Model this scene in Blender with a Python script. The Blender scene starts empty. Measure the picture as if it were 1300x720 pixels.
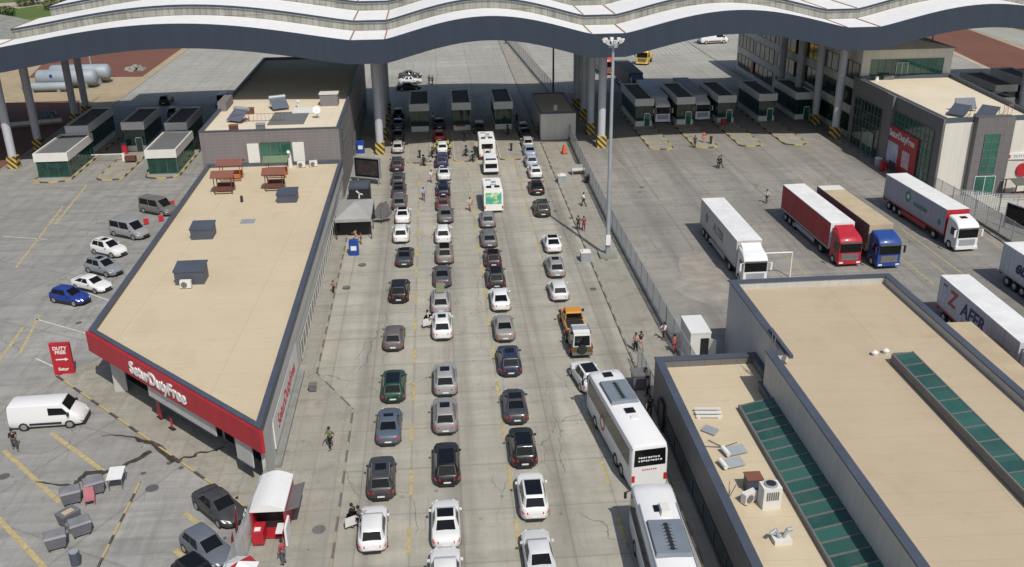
import bpy, bmesh, math, random
from mathutils import Vector, Matrix
random.seed(7)
sc = bpy.context.scene
PI = math.pi
# ------------------------------------------------------------------ camera
FPX, CAM_H = 1230.0, 38.0
Fv = Vector((-107, -522, FPX)).normalized()
Dv = Vector((40, 2890, FPX)); Dv = (Dv - Fv * Dv.dot(Fv)).normalized()
Rv = Dv.cross(Fv)
cam = bpy.data.cameras.new('camera'); camo = bpy.data.objects.new('camera', cam)
sc.collection.objects.link(camo); sc.camera = camo
camo.matrix_world = Matrix(((Rv[0], -Rv[1], -Rv[2], 0), (Fv[0], -Fv[1], -Fv[2], 0), (-Dv[0], Dv[1], Dv[2], CAM_H), (0, 0, 0, 1)))
cam.sensor_width = 36; cam.lens = 36 * FPX / 1300; cam.clip_start = .5; cam.clip_end = 3000
# ------------------------------------------------------------------ light
SUN_EL = 52.0
SUNV = Vector((.313, -.95, math.tan(math.radians(SUN_EL)))).normalized()
w = bpy.data.worlds.new('World'); sc.world = w; w.use_nodes = True
wn = w.node_tree.nodes; bg = wn['Background']
sky = wn.new('ShaderNodeTexSky'); sky.sky_type = 'NISHITA'; sky.sun_disc = False
sky.sun_elevation = math.radians(SUN_EL); sky.sun_rotation = math.radians(161.8)
sky.air_density = 1.0; sky.dust_density = 2.0
w.node_tree.links.new(sky.outputs[0], bg.inputs[0]); bg.inputs[1].default_value = .10
sl = bpy.data.lights.new('sun', 'SUN'); sl.energy = 3.8; sl.angle = math.radians(.53); sl.color = (1, .955, .88)
so = bpy.data.objects.new('sun', sl); sc.collection.objects.link(so)
so.rotation_euler = (-SUNV).to_track_quat('-Z', 'Y').to_euler(); so.location = (40, -60, 120)
sc.view_settings.view_transform = 'Standard'; sc.view_settings.look = 'None'
sc.view_settings.exposure = 0.06; sc.view_settings.gamma = 1; sc.view_settings.use_curve_mapping = False
C = sc.collection

def G(px, py, z=0.0):
    """point of the real ground (or of a roof at height z) seen in the photograph"""
    c = Vector((px - 650, py - 360, FPX)); r = (c.dot(Rv), c.dot(Fv), -c.dot(Dv)); t = (z - CAM_H) / r[2]
    return Vector((r[0] * t, r[1] * t, z))
# ------------------------------------------------------------------ materials
def newmat(name):
    m = bpy.data.materials.new(name); m.use_nodes = True
    nt = m.node_tree; return m, nt, nt.nodes['Principled BSDF']
def N(nt, t, **k):
    n = nt.nodes.new(t)
    for a, v in k.items():
        if a in n.inputs: n.inputs[a].default_value = v
        else: setattr(n, a, v)
    return n
def coords(nt, sx=1, sy=1, sz=1, rz=0):
    tc = N(nt, 'ShaderNodeNewGeometry'); mp = N(nt, 'ShaderNodeMapping')
    nt.links.new(tc.outputs['Position'], mp.inputs[0]); mp.inputs['Scale'].default_value = (sx, sy, sz)
    mp.inputs['Rotation'].default_value = (0, 0, rz)
    return mp.outputs[0]
def noise(nt, co, scale, detail=4, rough=.6, lo=.35, hi=.65):
    n = N(nt, 'ShaderNodeTexNoise'); n.inputs['Scale'].default_value = scale; n.inputs['Detail'].default_value = detail
    n.inputs['Roughness'].default_value = rough; nt.links.new(co, n.inputs['Vector'])
    r = N(nt, 'ShaderNodeMapRange'); r.inputs[1].default_value = lo; r.inputs[2].default_value = hi
    nt.links.new(n.outputs[0], r.inputs[0]); return r.outputs[0]
def mix(nt, fac, a, b, mode='MIX'):
    m = N(nt, 'ShaderNodeMix', data_type='RGBA', blend_type=mode)
    for s, v in ((0, fac), (6, a), (7, b)):
        if hasattr(v, 'links'): nt.links.new(v, m.inputs[s])
        elif isinstance(v, (int, float)): m.inputs[s].default_value = v if s == 0 else (v, v, v, 1)
        else: m.inputs[s].default_value = (*v, 1)
    return m.outputs[2]
def mth(nt, op, a, b=0.0, c=0.0):
    m = N(nt, 'ShaderNodeMath', operation=op)
    for i, v in enumerate((a, b, c)):
        if hasattr(v, 'links'): nt.links.new(v, m.inputs[i])
        else: m.inputs[i].default_value = v
    return m.outputs[0]
def flat(name, col, rough=.6, metal=0, var=.12, scale=.6, spec=.5, coat=0):
    """plain surface with slight wear"""
    m, nt, b = newmat(name)
    co = coords(nt)
    f = noise(nt, co, scale, 5, .6, .3, .7); f2 = noise(nt, co, scale * 14, 3, .6, .3, .7)
    dark = [c * (1 - var) for c in col]; lite = [min(1, c * (1 + var)) for c in col]
    c1 = mix(nt, f, dark, lite); c2 = mix(nt, mth(nt, 'MULTIPLY', f2, .35), c1, [c * .8 for c in col])
    nt.links.new(c2, b.inputs['Base Color'])
    b.inputs['Roughness'].default_value = rough; b.inputs['Metallic'].default_value = metal
    b.inputs['Specular IOR Level'].default_value = spec; b.inputs['Coat Weight'].default_value = coat
    return m
def objcol(name, rough=.42, metal=0, coat=.25, dust=.07):
    m, nt, b = newmat(name)
    oi = N(nt, 'ShaderNodeObjectInfo'); co = coords(nt)
    f = noise(nt, co, 3.0, 5, .6, .4, .75)
    c = mix(nt, mth(nt, 'MULTIPLY', f, dust), oi.outputs['Color'], (.32, .29, .25))
    nt.links.new(c, b.inputs['Base Color']); b.inputs['Roughness'].default_value = rough
    b.inputs['Metallic'].default_value = metal; b.inputs['Coat Weight'].default_value = coat; b.inputs['Coat Roughness'].default_value = .12; b.inputs['Specular IOR Level'].default_value = .35
    return m
def pavement(name, base, joint=None, jx=4.4, jy=5.0, x0=0, crack=.0, streak=.5, grain=.25, dirt=(.10, .09, .075), light=None, tracks=None, rz=0, soft=.6):
    m, nt, b = newmat(name)
    co = coords(nt); cr = coords(nt, rz=rz)
    big = noise(nt, co, .045, 4, .55, .3, .7)
    light = light or [c * 1.16 for c in base]
    col = mix(nt, big, [c * .86 for c in base], light)
    st = noise(nt, coords(nt, .05, .9, 1, rz), 1.0, 6, .7, .42, .72)      # sweeps across the lanes
    col = mix(nt, mth(nt, 'MULTIPLY', st, streak * .6), col, [c * .55 for c in base])
    st2 = noise(nt, coords(nt, 1.1, .05, 1, rz), 1.0, 5, .7, .45, .75)    # long streaks along traffic
    col = mix(nt, mth(nt, 'MULTIPLY', st2, streak * .55), col, [c * .55 for c in base])
    med = noise(nt, co, .5, 6, .72, .5, .78)
    col = mix(nt, mth(nt, 'MULTIPLY', med, soft), col, dirt)
    fine = noise(nt, co, 6, 6, .8, .3, .7)
    col = mix(nt, mth(nt, 'MULTIPLY', fine, grain), col, [c * .6 for c in base])
    sep = N(nt, 'ShaderNodeSeparateXYZ'); nt.links.new(cr, sep.inputs[0])
    if joint:
        cell = N(nt, 'ShaderNodeTexWhiteNoise'); cell.noise_dimensions = '2D'
        cx = N(nt, 'ShaderNodeCombineXYZ')
        ux = mth(nt, 'DIVIDE', mth(nt, 'SUBTRACT', sep.outputs[0], x0), jx); uy = mth(nt, 'DIVIDE', sep.outputs[1], jy)
        nt.links.new(mth(nt, 'FLOOR', ux), cx.inputs[0]); nt.links.new(mth(nt, 'FLOOR', uy), cx.inputs[1])
        nt.links.new(cx.outputs[0], cell.inputs['Vector'])
        col = mix(nt, mth(nt, 'MULTIPLY', cell.outputs[0], .38), col, [c * .66 for c in base])
        for u, d in ((ux, jx), (uy, jy)):
            a = mth(nt, 'ABSOLUTE', mth(nt, 'SUBTRACT', mth(nt, 'FRACT', u), .5))
            line = mth(nt, 'GREATER_THAN', a, .5 - .035 / d)
            col = mix(nt, mth(nt, 'MULTIPLY', line, .5), col, joint)
            broad = mth(nt, 'GREATER_THAN', a, .5 - .16 / d)
            col = mix(nt, mth(nt, 'MULTIPLY', broad, .10), col, joint)
    if tracks:
        tx = mth(nt, 'ABSOLUTE', mth(nt, 'SUBTRACT', mth(nt, 'FRACT', mth(nt, 'DIVIDE', mth(nt, 'SUBTRACT', sep.outputs[0], tracks[0]), tracks[1])), .5))
        rr = N(nt, 'ShaderNodeMapRange', interpolation_type='SMOOTHSTEP'); nt.links.new(tx, rr.inputs[0]); rr.inputs[1].default_value = .24; rr.inputs[2].default_value = .08
        tn = noise(nt, coords(nt, .6, .03, 1), 1, 4, .6, .3, .7)
        col = mix(nt, mth(nt, 'MULTIPLY', mth(nt, 'MULTIPLY', rr.outputs[0], tn), tracks[2]), col, (.10, .098, .09))
    spots = N(nt, 'ShaderNodeTexVoronoi'); spots.inputs['Scale'].default_value = .8; nt.links.new(coords(nt, 1, .8, 1), spots.inputs['Vector'])
    sp_ = mth(nt, 'MULTIPLY', mth(nt, 'LESS_THAN', spots.outputs['Distance'], .11), noise(nt, co, .4, 3, .6, .5, .62))
    col = mix(nt, mth(nt, 'MULTIPLY', sp_, .4), col, (.06, .055, .05))
    if crack:
        wv = N(nt, 'ShaderNodeTexNoise'); wv.inputs['Scale'].default_value = .55; wv.inputs['Detail'].default_value = 5; nt.links.new(co, wv.inputs['Vector'])
        ad = N(nt, 'ShaderNodeVectorMath', operation='MULTIPLY_ADD'); nt.links.new(wv.outputs['Color'], ad.inputs[0]); ad.inputs[1].default_value = (1.6, 1.2, 0); nt.links.new(coords(nt, 1, .34, 1), ad.inputs[2])
        fl = N(nt, 'ShaderNodeVectorMath', operation='MULTIPLY'); nt.links.new(ad.outputs[0], fl.inputs[0]); fl.inputs[1].default_value = (1, 1, 0)
        vo = N(nt, 'ShaderNodeTexVoronoi', feature='DISTANCE_TO_EDGE'); vo.inputs['Scale'].default_value = .24; nt.links.new(fl.outputs[0], vo.inputs['Vector'])
        ln = mth(nt, 'LESS_THAN', vo.outputs['Distance'], .0036)
        mk = noise(nt, co, .09, 3, .5, .47, .53)
        col = mix(nt, mth(nt, 'MULTIPLY', mth(nt, 'MULTIPLY', ln, mk), crack), col, (.05, .047, .04))
    nt.links.new(col, b.inputs['Base Color']); b.inputs['Roughness'].default_value = .88; b.inputs['Specular IOR Level'].default_value = .25
    return m
def stripes(name, a, b_, period, axis='Y', diag=0.0, fill=.5, both=False):
    m, nt, b = newmat(name); sep = N(nt, 'ShaderNodeSeparateXYZ'); nt.links.new(coords(nt), sep.inputs[0])
    v = sep.outputs[axis]
    if both: v = mth(nt, 'ADD', sep.outputs['X'], mth(nt, 'MULTIPLY', sep.outputs['Y'], .8))
    if diag: v = mth(nt, 'ADD', mth(nt, 'MULTIPLY', sep.outputs['X'], diag), sep.outputs['Z'])
    f = mth(nt, 'GREATER_THAN', mth(nt, 'FRACT', mth(nt, 'DIVIDE', v, period)), fill)
    dn = noise(nt, coords(nt), 4, 4, .7, .35, .75)
    c = mix(nt, f, a, b_); c = mix(nt, mth(nt, 'MULTIPLY', dn, .45), c, (.22, .20, .17))
    nt.links.new(c, b.inputs['Base Color']); b.inputs['Roughness'].default_value = .8
    return m
def panels(name, col, px=1.0, pz=3.0, rough=.6, seam=.75, metal=0, var=.08):
    """cladding boards with joints, running along X or Y"""
    m, nt, b = newmat(name); sep = N(nt, 'ShaderNodeSeparateXYZ'); nt.links.new(coords(nt), sep.inputs[0])
    ge = N(nt, 'ShaderNodeNewGeometry'); sn = N(nt, 'ShaderNodeSeparateXYZ'); nt.links.new(ge.outputs['Normal'], sn.inputs[0])
    isx = mth(nt, 'GREATER_THAN', mth(nt, 'ABSOLUTE', sn.outputs['X']), .6)
    u = mth(nt, 'ADD', mth(nt, 'MULTIPLY', isx, sep.outputs['Y']), mth(nt, 'MULTIPLY', mth(nt, 'SUBTRACT', 1, isx), sep.outputs['X']))
    f1 = mth(nt, 'LESS_THAN', mth(nt, 'FRACT', mth(nt, 'DIVIDE', u, px)), .05 / px)
    f2 = mth(nt, 'LESS_THAN', mth(nt, 'FRACT', mth(nt, 'DIVIDE', sep.outputs['Z'], pz)), .05 / pz)
    f = mth(nt, 'MAXIMUM', f1, f2)
    wn_ = noise(nt, coords(nt, .8, .8, .12), 1.0, 5, .6, .3, .7)
    c = mix(nt, wn_, [x * (1 - var) for x in col], [x * (1 + var) for x in col])
    c = mix(nt, f, c, [x * seam for x in col])
    nt.links.new(c, b.inputs['Base Color']); b.inputs['Roughness'].default_value = rough; b.inputs['Metallic'].default_value = metal
    return m
M = {}
M['paint'] = objcol('car_paint'); M['cloth'] = objcol('cloth', .9, 0, 0, .0); M['matte'] = objcol('painted_panel', .6, 0, 0, .12)
M['glass'] = flat('dark_glass', (.006, .007, .008), .05, 0, .1, spec=.3)
M['green_glass'] = flat('green_glass', (.016, .105, .075), .07, 0, .45, .35, spec=.9)
M['green_glass_dark'] = flat('smoked_green_glass', (.008, .035, .028), .09, 0, .5, .5, spec=.8)
M['booth_glass'] = flat('booth_green_glass', (.006, .04, .03), .08, 0, .6, 1.2, spec=.8)
M['skylight'] = flat('skylight_glass', (.022, .082, .066), .18, 0, .6, .5, spec=.6)
M['rubber'] = flat('rubber', (.018, .018, .018), .85); M['black'] = flat('black_plastic', (.02, .02, .022), .5)
M['chrome'] = flat('alloy', (.5, .5, .5), .35, .8); M['steel'] = flat('galvanised_steel', (.34, .37, .39), .5, .3)
M['white'] = flat('white_paint', (.68, .68, .665), .4, var=.04); M['offwhite'] = flat('offwhite_panel', (.62, .61, .57), .6, var=.06)
M['red_light'] = flat('tail_lamp_red', (.45, .015, .012), .2); M['head_light'] = flat('headlamp', (.7, .72, .75), .12)
M['yellow'] = flat('yellow_road_paint', (.38, .31, .15), .85, var=.35, scale=2.5); M['wline'] = flat('white_road_paint', (.5, .5, .48), .8, var=.3, scale=2)
M['navy'] = panels('navy_fascia', (.025, .038, .060), 3.2, 50, .42, .72, 0, .10)
M['coping'] = flat('grey_blue_coping', (.075, .088, .115), .5, .2, .15, .4)
M['roofbeige'] = None
def roof_mat(name, base):
    m, nt, b = newmat(name); co = coords(nt)
    f = noise(nt, co, .12, 5, .6, .3, .7); c = mix(nt, f, [x * .93 for x in base], [x * 1.05 for x in base])
    f = noise(nt, coords(nt, .25, 2.2, 1), 1, 5, .7, .48, .8); c = mix(nt, mth(nt, 'MULTIPLY', f, .25), c, [x * .78 for x in base])
    f = noise(nt, coords(nt, 1, 1, 1), .35, 6, .75, .56, .76); c = mix(nt, mth(nt, 'MULTIPLY', f, .5), c, (base[0] * .8, base[1] * .68, base[2] * .52))
    sp = N(nt, 'ShaderNodeSeparateXYZ'); nt.links.new(coords(nt, rz=.04), sp.inputs[0])
    wob = mth(nt, 'MULTIPLY', noise(nt, co, .7, 3, .5, .2, .8), .09)
    for ax, d in ((1, 1.9), (0, 9.5)):
        sm = mth(nt, 'LESS_THAN', mth(nt, 'FRACT', mth(nt, 'DIVIDE', mth(nt, 'ADD', sp.outputs[ax], wob), d)), .05 / d * (1.0 if ax else 1.5)); c = mix(nt, mth(nt, 'MULTIPLY', sm, .30), c, [x * .6 for x in base])
    pond = noise(nt, coords(nt, .5, .22, 1), .55, 4, .55, .60, .66); c = mix(nt, mth(nt, 'MULTIPLY', pond, .16), c, (base[0] * .75, base[1] * .7, base[2] * .6))
    f = noise(nt, co, 9, 5, .8, .4, .8); c = mix(nt, mth(nt, 'MULTIPLY', f, .15), c, [x * .6 for x in base])
    nt.links.new(c, b.inputs['Base Color']); b.inputs['Roughness'].default_value = .9; b.inputs['Specular IOR Level'].default_value = .2
    return m
M['roofbeige'] = roof_mat('beige_roof_membrane', (.50, .422, .295)); M['rooftan'] = roof_mat('tan_roof_membrane', (.43, .353, .25))
M['roofcream'] = roof_mat('cream_roof_membrane', (.60, .53, .41)); M['roofgrey'] = roof_mat('grey_roof_membrane', (.13, .135, .14))
M['canopywhite'] = panels('white_roof_sheet', (.74, .73, .71), 1.6, 50, .5, .90, 0, .04)
M['clerestory'] = panels('translucent_panels', (.24, .24, .21), .85, 5, .6, .3, 0, .35)
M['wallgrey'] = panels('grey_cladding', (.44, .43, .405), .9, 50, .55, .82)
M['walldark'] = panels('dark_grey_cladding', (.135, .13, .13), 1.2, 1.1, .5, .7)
M['brickgrey'] = panels('grey_block_wall', (.17, .155, .155), .8, .4, .7, .8)
M['wallcream'] = panels('cream_cladding', (.56, .54, .48), 1.1, 50, .6, .82)
M['wallblock'] = panels('pale_grey_cladding', (.46, .45, .41), 1.2, 50, .6, .84)
def skymat():
    m, nt, b = newmat('skylight_glass_panes'); sp = N(nt, 'ShaderNodeSeparateXYZ'); nt.links.new(coords(nt), sp.inputs[0])
    wn2 = N(nt, 'ShaderNodeTexWhiteNoise'); wn2.noise_dimensions = '1D'; nt.links.new(mth(nt, 'FLOOR', mth(nt, 'DIVIDE', mth(nt, 'SUBTRACT', sp.outputs[1], 56.8), 1.15)), wn2.inputs['W'])
    c = mix(nt, wn2.outputs[0], (.016, .062, .05), (.034, .115, .092)); f = noise(nt, coords(nt, 1, .5, 1), .9, 5, .65, .4, .7); c = mix(nt, mth(nt, 'MULTIPLY', f, .35), c, (.075, .12, .10))
    nt.links.new(c, b.inputs['Base Color']); b.inputs['Roughness'].default_value = .2; return m
M['skylight'] = skymat()
M['solar'] = flat('solar_glass', (.10, .115, .15), .25)
M['plinth'] = flat('concrete_plinth', (.22, .225, .20), .85, 0, .25, .8)
M['red'] = panels('signal_red', (.37, .016, .026), 2.4, 50, .45, .8, 0, .10)
M['orangewood'] = flat('orange_stained_wood', (.42, .13, .03), .7); M['brownwood'] = flat('brown_stained_wood', (.12, .04, .028), .7)
M['redroof'] = panels('red_roof_boards', (.20, .075, .05), .14, 5, .7, .6); M['greenroof'] = panels('green_roof_boards', (.14, .19, .11), .14, 5, .7, .6)
M['rust'] = flat('rust_seam', (.30, .16, .08), .8)
M['column'] = flat('column_render', (.44, .45, .48), .6, 0, .07, .5)
M['hazard'] = stripes('hazard_stripes', (.015, .014, .012), (.55, .36, .03), .85, 'Z', 1.0)
M['kerb'] = stripes('kerb_black_yellow', (.30, .26, .18), (.11, .10, .085), 2.6, 'Y', 0, .40)
M['kerblot'] = stripes('lot_kerb_black_yellow', (.035, .034, .03), (.42, .33, .14), 2.2, 'Y', 0, .42)
M['kerbplain'] = flat('kerb_concrete', (.36, .34, .30), .85, var=.2)
M['blue'] = flat('blue_plastic', (.01, .05, .26), .45); M['dumpster'] = flat('grey_dumpster', (.13, .13, .145), .55, 0, .2, 1.5)
M['tank'] = flat('tank_grey', (.26, .30, .34), .55, 0); M['leaf'] = flat('foliage', (.05, .095, .022), .8, 0, .5, .8); M['trunk'] = flat('bark', (.10, .07, .045), .9)
M['tanroof'] = flat('tan_tarpaulin_roof', (.42, .34, .225), .8, 0, .15, .5); M['tarp'] = flat('grey_tarpaulin', (.33, .34, .36), .7, 0, .08)
M['membrane'] = flat('gazebo_grey_fabric', (.30, .295, .285), .8)
M['mesh'] = None
def mesh_mat(name, col, gap, a=.5):
    m, nt, b = newmat(name); sep = N(nt, 'ShaderNodeSeparateXYZ'); nt.links.new(coords(nt), sep.inputs[0])
    u = mth(nt, 'ADD', sep.outputs[0], sep.outputs[1])
    f1 = mth(nt, 'LESS_THAN', mth(nt, 'FRACT', mth(nt, 'DIVIDE', u, gap)), a); f2 = mth(nt, 'LESS_THAN', mth(nt, 'FRACT', mth(nt, 'DIVIDE', sep.outputs[2], gap * 2)), a * .5)
    nt.links.new(mth(nt, 'MAXIMUM', f1, f2), b.inputs['Alpha']); b.inputs['Base Color'].default_value = (*col, 1); b.inputs['Roughness'].default_value = .6
    return m
M['mesh'] = mesh_mat('welded_wire_mesh', (.62, .62, .60), .10, .33); M['meshdense'] = mesh_mat('windbreak_mesh', (.62, .62, .60), .10, .55)
M['concrete'] = pavement('concrete_slabs', (.40, .378, .318), joint=(.15, .14, .115), jx=3.34, jy=5.2, x0=-2.9, crack=.5, streak=.95, grain=.3, tracks=(-2.9, 6.7, .55), soft=.42)
M['lot'] = pavement('worn_parking_concrete', (.29, .285, .268), joint=(.11, .11, .10), jx=9, jy=11, crack=.5, streak=1.25, grain=.35, soft=.62, light=(.39, .385, .36), rz=.5)
M['yard'] = pavement('truck_yard_concrete', (.27, .258, .233), joint=(.10, .10, .09), jx=6.75, jy=8, crack=.45, streak=.85, grain=.35, soft=.65, light=(.37, .35, .31), tracks=(35, 6.75, .5))
M['farroad'] = pavement('far_carriageway', (.35, .345, .31), joint=(.14, .13, .11), jx=6.7, jy=9, crack=.1, streak=.9, grain=.2, soft=.4)
M['walk'] = pavement('block_paving', (.36, .34, .29), joint=(.2, .19, .16), jx=1.6, jy=2.4, crack=.2, streak=.8, grain=.7, soft=1.0, dirt=(.13, .115, .09))
M['sand'] = pavement('sandy_ground', (.36, .29, .19), crack=0, streak=.2, soft=.8, dirt=(.20, .15, .10)); M['sandpatch'] = flat('spilled_sand', (.265, .245, .21), .9, 0, .25, .7)
M['redsoil'] = pavement('red_brown_soil', (.17, .075, .052), crack=0, streak=.7, soft=.6, dirt=(.09, .045, .035))
M['grass'] = pavement('grass', (.075, .115, .032), crack=0, streak=.3, soft=.9, dirt=(.16, .15, .07), light=(.11, .17, .04))
M['path'] = pavement('dirt_road', (.42, .36, .28), crack=0, streak=.6, soft=.3)
M['stain'] = flat('oily_water_stain', (.05, .042, .03), .35, 0, .5, 1.5)
# ------------------------------------------------------------------ mesh helpers
class MB:
    def __init__(s): s.v = []; s.f = []; s.m = []
    def add(s, vs, fs, m=0):
        o = len(s.v); s.v += [tuple(v) for v in vs]; s.f += [tuple(i + o for i in f) for f in fs]; s.m += [m] * len(fs); return s
    def box(s, x0, x1, y0, y1, z0, z1, m=0):
        return s.add([(x0, y0, z0), (x1, y0, z0), (x1, y1, z0), (x0, y1, z0), (x0, y0, z1), (x1, y0, z1), (x1, y1, z1), (x0, y1, z1)],
                     [(0, 3, 2, 1), (4, 5, 6, 7), (0, 1, 5, 4), (1, 2, 6, 5), (2, 3, 7, 6), (3, 0, 4, 7)], m)
    def quad(s, a, b, c, d, m=0): return s.add([a, b, c, d], [(0, 1, 2, 3)], m)
    def slab(s, a, b, c, d, t, m=0):
        """four corners given thickness t along the face's back side"""
        a, b, c, d = map(Vector, (a, b, c, d)); n = (b - a).cross(d - a).normalized() * t
        vs = [p - n for p in (a, b, c, d)] + [a, b, c, d]
        return s.add(vs, [(0, 3, 2, 1), (4, 5, 6, 7), (0, 1, 5, 4), (1, 2, 6, 5), (2, 3, 7, 6), (3, 0, 4, 7)], m)
    def prism(s, poly, z0, z1, m=0):
        n = len(poly); a = sum(poly[i][0] * poly[(i + 1) % n][1] - poly[(i + 1) % n][0] * poly[i][1] for i in range(n))
        if a < 0: poly = poly[::-1]
        return s.add([(x, y, z0) for x, y in poly] + [(x, y, z1) for x, y in poly],
                     [tuple(range(n - 1, -1, -1)), tuple(range(n, 2 * n))] + [(i, (i + 1) % n, n + (i + 1) % n, n + i) for i in range(n)], m)
    def cyl(s, p0, p1, r0, r1=None, n=12, m=0):
        r1 = r0 if r1 is None else r1; p0 = Vector(p0); p1 = Vector(p1); d = (p1 - p0).normalized()
        u = d.orthogonal().normalized(); v = d.cross(u)
        vs = [p0 + (u * math.cos(t) + v * math.sin(t)) * r0 for t in [2 * PI * i / n for i in range(n)]] + [p1 + (u * math.cos(t) + v * math.sin(t)) * r1 for t in [2 * PI * i / n for i in range(n)]]
        return s.add(vs, [tuple(range(n - 1, -1, -1)), tuple(range(n, 2 * n))] + [(i, (i + 1) % n, n + (i + 1) % n, n + i) for i in range(n)], m)
    def bar(s, p0, p1, t=.05, m=0): return s.cyl(p0, p1, t, t, 4, m)
    def loft(s, rings, m=0, cap=True):
        k = len(rings[0]); vs = [p for r in rings for p in r]; fs = []
        for j in range(len(rings) - 1):
            for i in range(k): fs.append((j * k + i, j * k + (i + 1) % k, (j + 1) * k + (i + 1) % k, (j + 1) * k + i))
        if cap: fs += [tuple(range(k - 1, -1, -1)), tuple((len(rings) - 1) * k + i for i in range(k))]
        return s.add(vs, fs, m)
    def xf(s, mat):
        s.v = [tuple(mat @ Vector(v)) for v in s.v]; return s
    def me(s, name, mats, smooth=None, fix=False):
        me = bpy.data.meshes.new(name); me.from_pydata(s.v, [], s.f)
        for m in mats: me.materials.append(m)
        me.polygons.foreach_set('material_index', s.m)
        if fix:
            bm = bmesh.new(); bm.from_mesh(me); bmesh.ops.recalc_face_normals(bm, faces=bm.faces); bm.to_mesh(me); bm.free()
        if smooth:
            me.polygons.foreach_set('use_smooth', [True] * len(me.polygons)); me.set_sharp_from_angle(angle=math.radians(smooth))
        me.update(); return me
    def build(s, name, mats, parent=None, smooth=None, fix=False, col=None, label=None):
        if not isinstance(mats, (list, tuple)): mats = [mats]
        o = bpy.data.objects.new(name, s.me(name, mats, smooth, fix)); C.objects.link(o)
        if parent: o.parent = parent
        if col: o.color = (*col, 1)
        if label: o['label'] = label
        return o
def thing(name, label, cat, loc=(0, 0, 0), rz=0, group=None):
    o = bpy.data.objects.new(name, None); C.objects.link(o); o.location = loc; o.rotation_euler = (0, 0, rz)
    o.empty_display_size = .3; return tag(o, label, cat, group)
def tag(o, label, cat, group=None):
    o['label'] = label; o['category'] = cat
    if group: o['group'] = group
    return o
def struct(o): o['kind'] = 'structure'; return o
KIDS = {}
def copy_tree(o, parent=None):
    c = o.copy(); C.objects.link(c); c.parent = parent
    for ch in o.children: copy_tree(ch, c)
    return c
def dup(proto, label, loc, rz=0, group=None, col=None):
    c = copy_tree(proto); c.location = loc; c.rotation_euler = (0, 0, rz); c['label'] = label
    if group: c['group'] = group
    if col:
        for ch in c.children_recursive:
            if ch.get('tint'): ch.color = (*col, 1)
        if c.type == 'MESH': c.color = (*col, 1)
    return c
def text(s, size, mats, parent, name='lettering', bold=.0, ext=.02, mat=None, shear=0, align='CENTER', spacing=1):
    cu = bpy.data.curves.new(name, 'FONT'); cu.body = s; cu.size = size; cu.extrude = ext; cu.offset = bold; cu.align_x = align; cu.align_y = 'CENTER'
    cu.shear = shear; cu.space_character = spacing; cu.resolution_u = 3
    t = bpy.data.objects.new('tmp', cu); C.objects.link(t); bpy.context.view_layer.update()
    me = bpy.data.meshes.new_from_object(t.evaluated_get(bpy.context.evaluated_depsgraph_get())); bpy.data.objects.remove(t)
    me.materials.clear(); me.materials.append(mats); me.name = name
    o = bpy.data.objects.new(name, me); C.objects.link(o); o.parent = parent; o.matrix_local = mat or Matrix()
    return o
def face_mat(origin, right, up):
    r = Vector(right).normalized(); u = Vector(up).normalized(); n = r.cross(u); o = Vector(origin)
    return Matrix(((r.x, u.x, n.x, o.x), (r.y, u.y, n.y, o.y), (r.z, u.z, n.z, o.z), (0, 0, 0, 1)))
def inset(poly, d):
    n = len(poly); a = sum(poly[i][0] * poly[(i + 1) % n][1] - poly[(i + 1) % n][0] * poly[i][1] for i in range(n))
    if a < 0: poly = poly[::-1]
    out = []
    for i in range(n):
        p0, p1, p2 = Vector(poly[i - 1]), Vector(poly[i]), Vector(poly[(i + 1) % n])
        e1 = (p1 - p0).normalized(); e2 = (p2 - p1).normalized(); n1 = Vector((-e1.y, e1.x)); n2 = Vector((-e2.y, e2.x))
        b = (n1 + n2).normalized(); out.append(tuple(p1 + b * d / max(.3, b.dot(n1))))
    return poly, out
def ring(mb, poly, d, z0, z1, m=0):
    outer, inner = inset(poly, d); n = len(outer)
    for i in range(n):
        j = (i + 1) % n; a, b, c, e = outer[i], outer[j], inner[j], inner[i]
        mb.add([(*a, z1), (*b, z1), (*c, z1), (*e, z1)], [(0, 1, 2, 3)], m)
        mb.add([(*a, z0), (*b, z0), (*b, z1), (*a, z1)], [(0, 1, 2, 3)], m)
        mb.add([(*c, z0), (*e, z0), (*e, z1), (*c, z1)], [(0, 1, 2, 3)], m)
        mb.add([(*a, z0), (*b, z0), (*c, z0), (*e, z0)], [(3, 2, 1, 0)], m)
    return mb
def glazing(name, p0, p1, z0, z1, nx, nz, parent, glass=None, frame=None, off=.06, fr=.06, lab=None):
    """glass wall from p0 to p1 (seen with p0 on the left), standing off its wall, with frame bars"""
    a = Vector((*p0, 0)); b = Vector((*p1, 0)); d = (b - a); L = d.length; d.normalize(); nrm = Vector((d.y, -d.x, 0)) * off
    mb = MB(); a2 = a + nrm; b2 = b + nrm
    mb.slab((a2.x, a2.y, z0), (b2.x, b2.y, z0), (b2.x, b2.y, z1), (a2.x, a2.y, z1), off * .9)
    g = mb.build(name, glass or M['green_glass'], parent)
    if lab: g['label'] = lab
    f = MB(); nn = nrm.normalized() * .045
    for i in range(nx + 1):
        p = a2 + d * (L * i / nx) + nn * .5; f.cyl((p.x, p.y, z0), (p.x, p.y, z1), fr * .7, fr * .7, 4)
    for k in range(nz + 1):
        z = z0 + (z1 - z0) * k / nz; q = nn * .4; f.cyl((a2.x + q.x, a2.y + q.y, z), (b2.x + q.x, b2.y + q.y, z), fr * .6, fr * .6, 4)
    f.build('window_frame', frame or M['walldark'], g)
    return g
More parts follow.
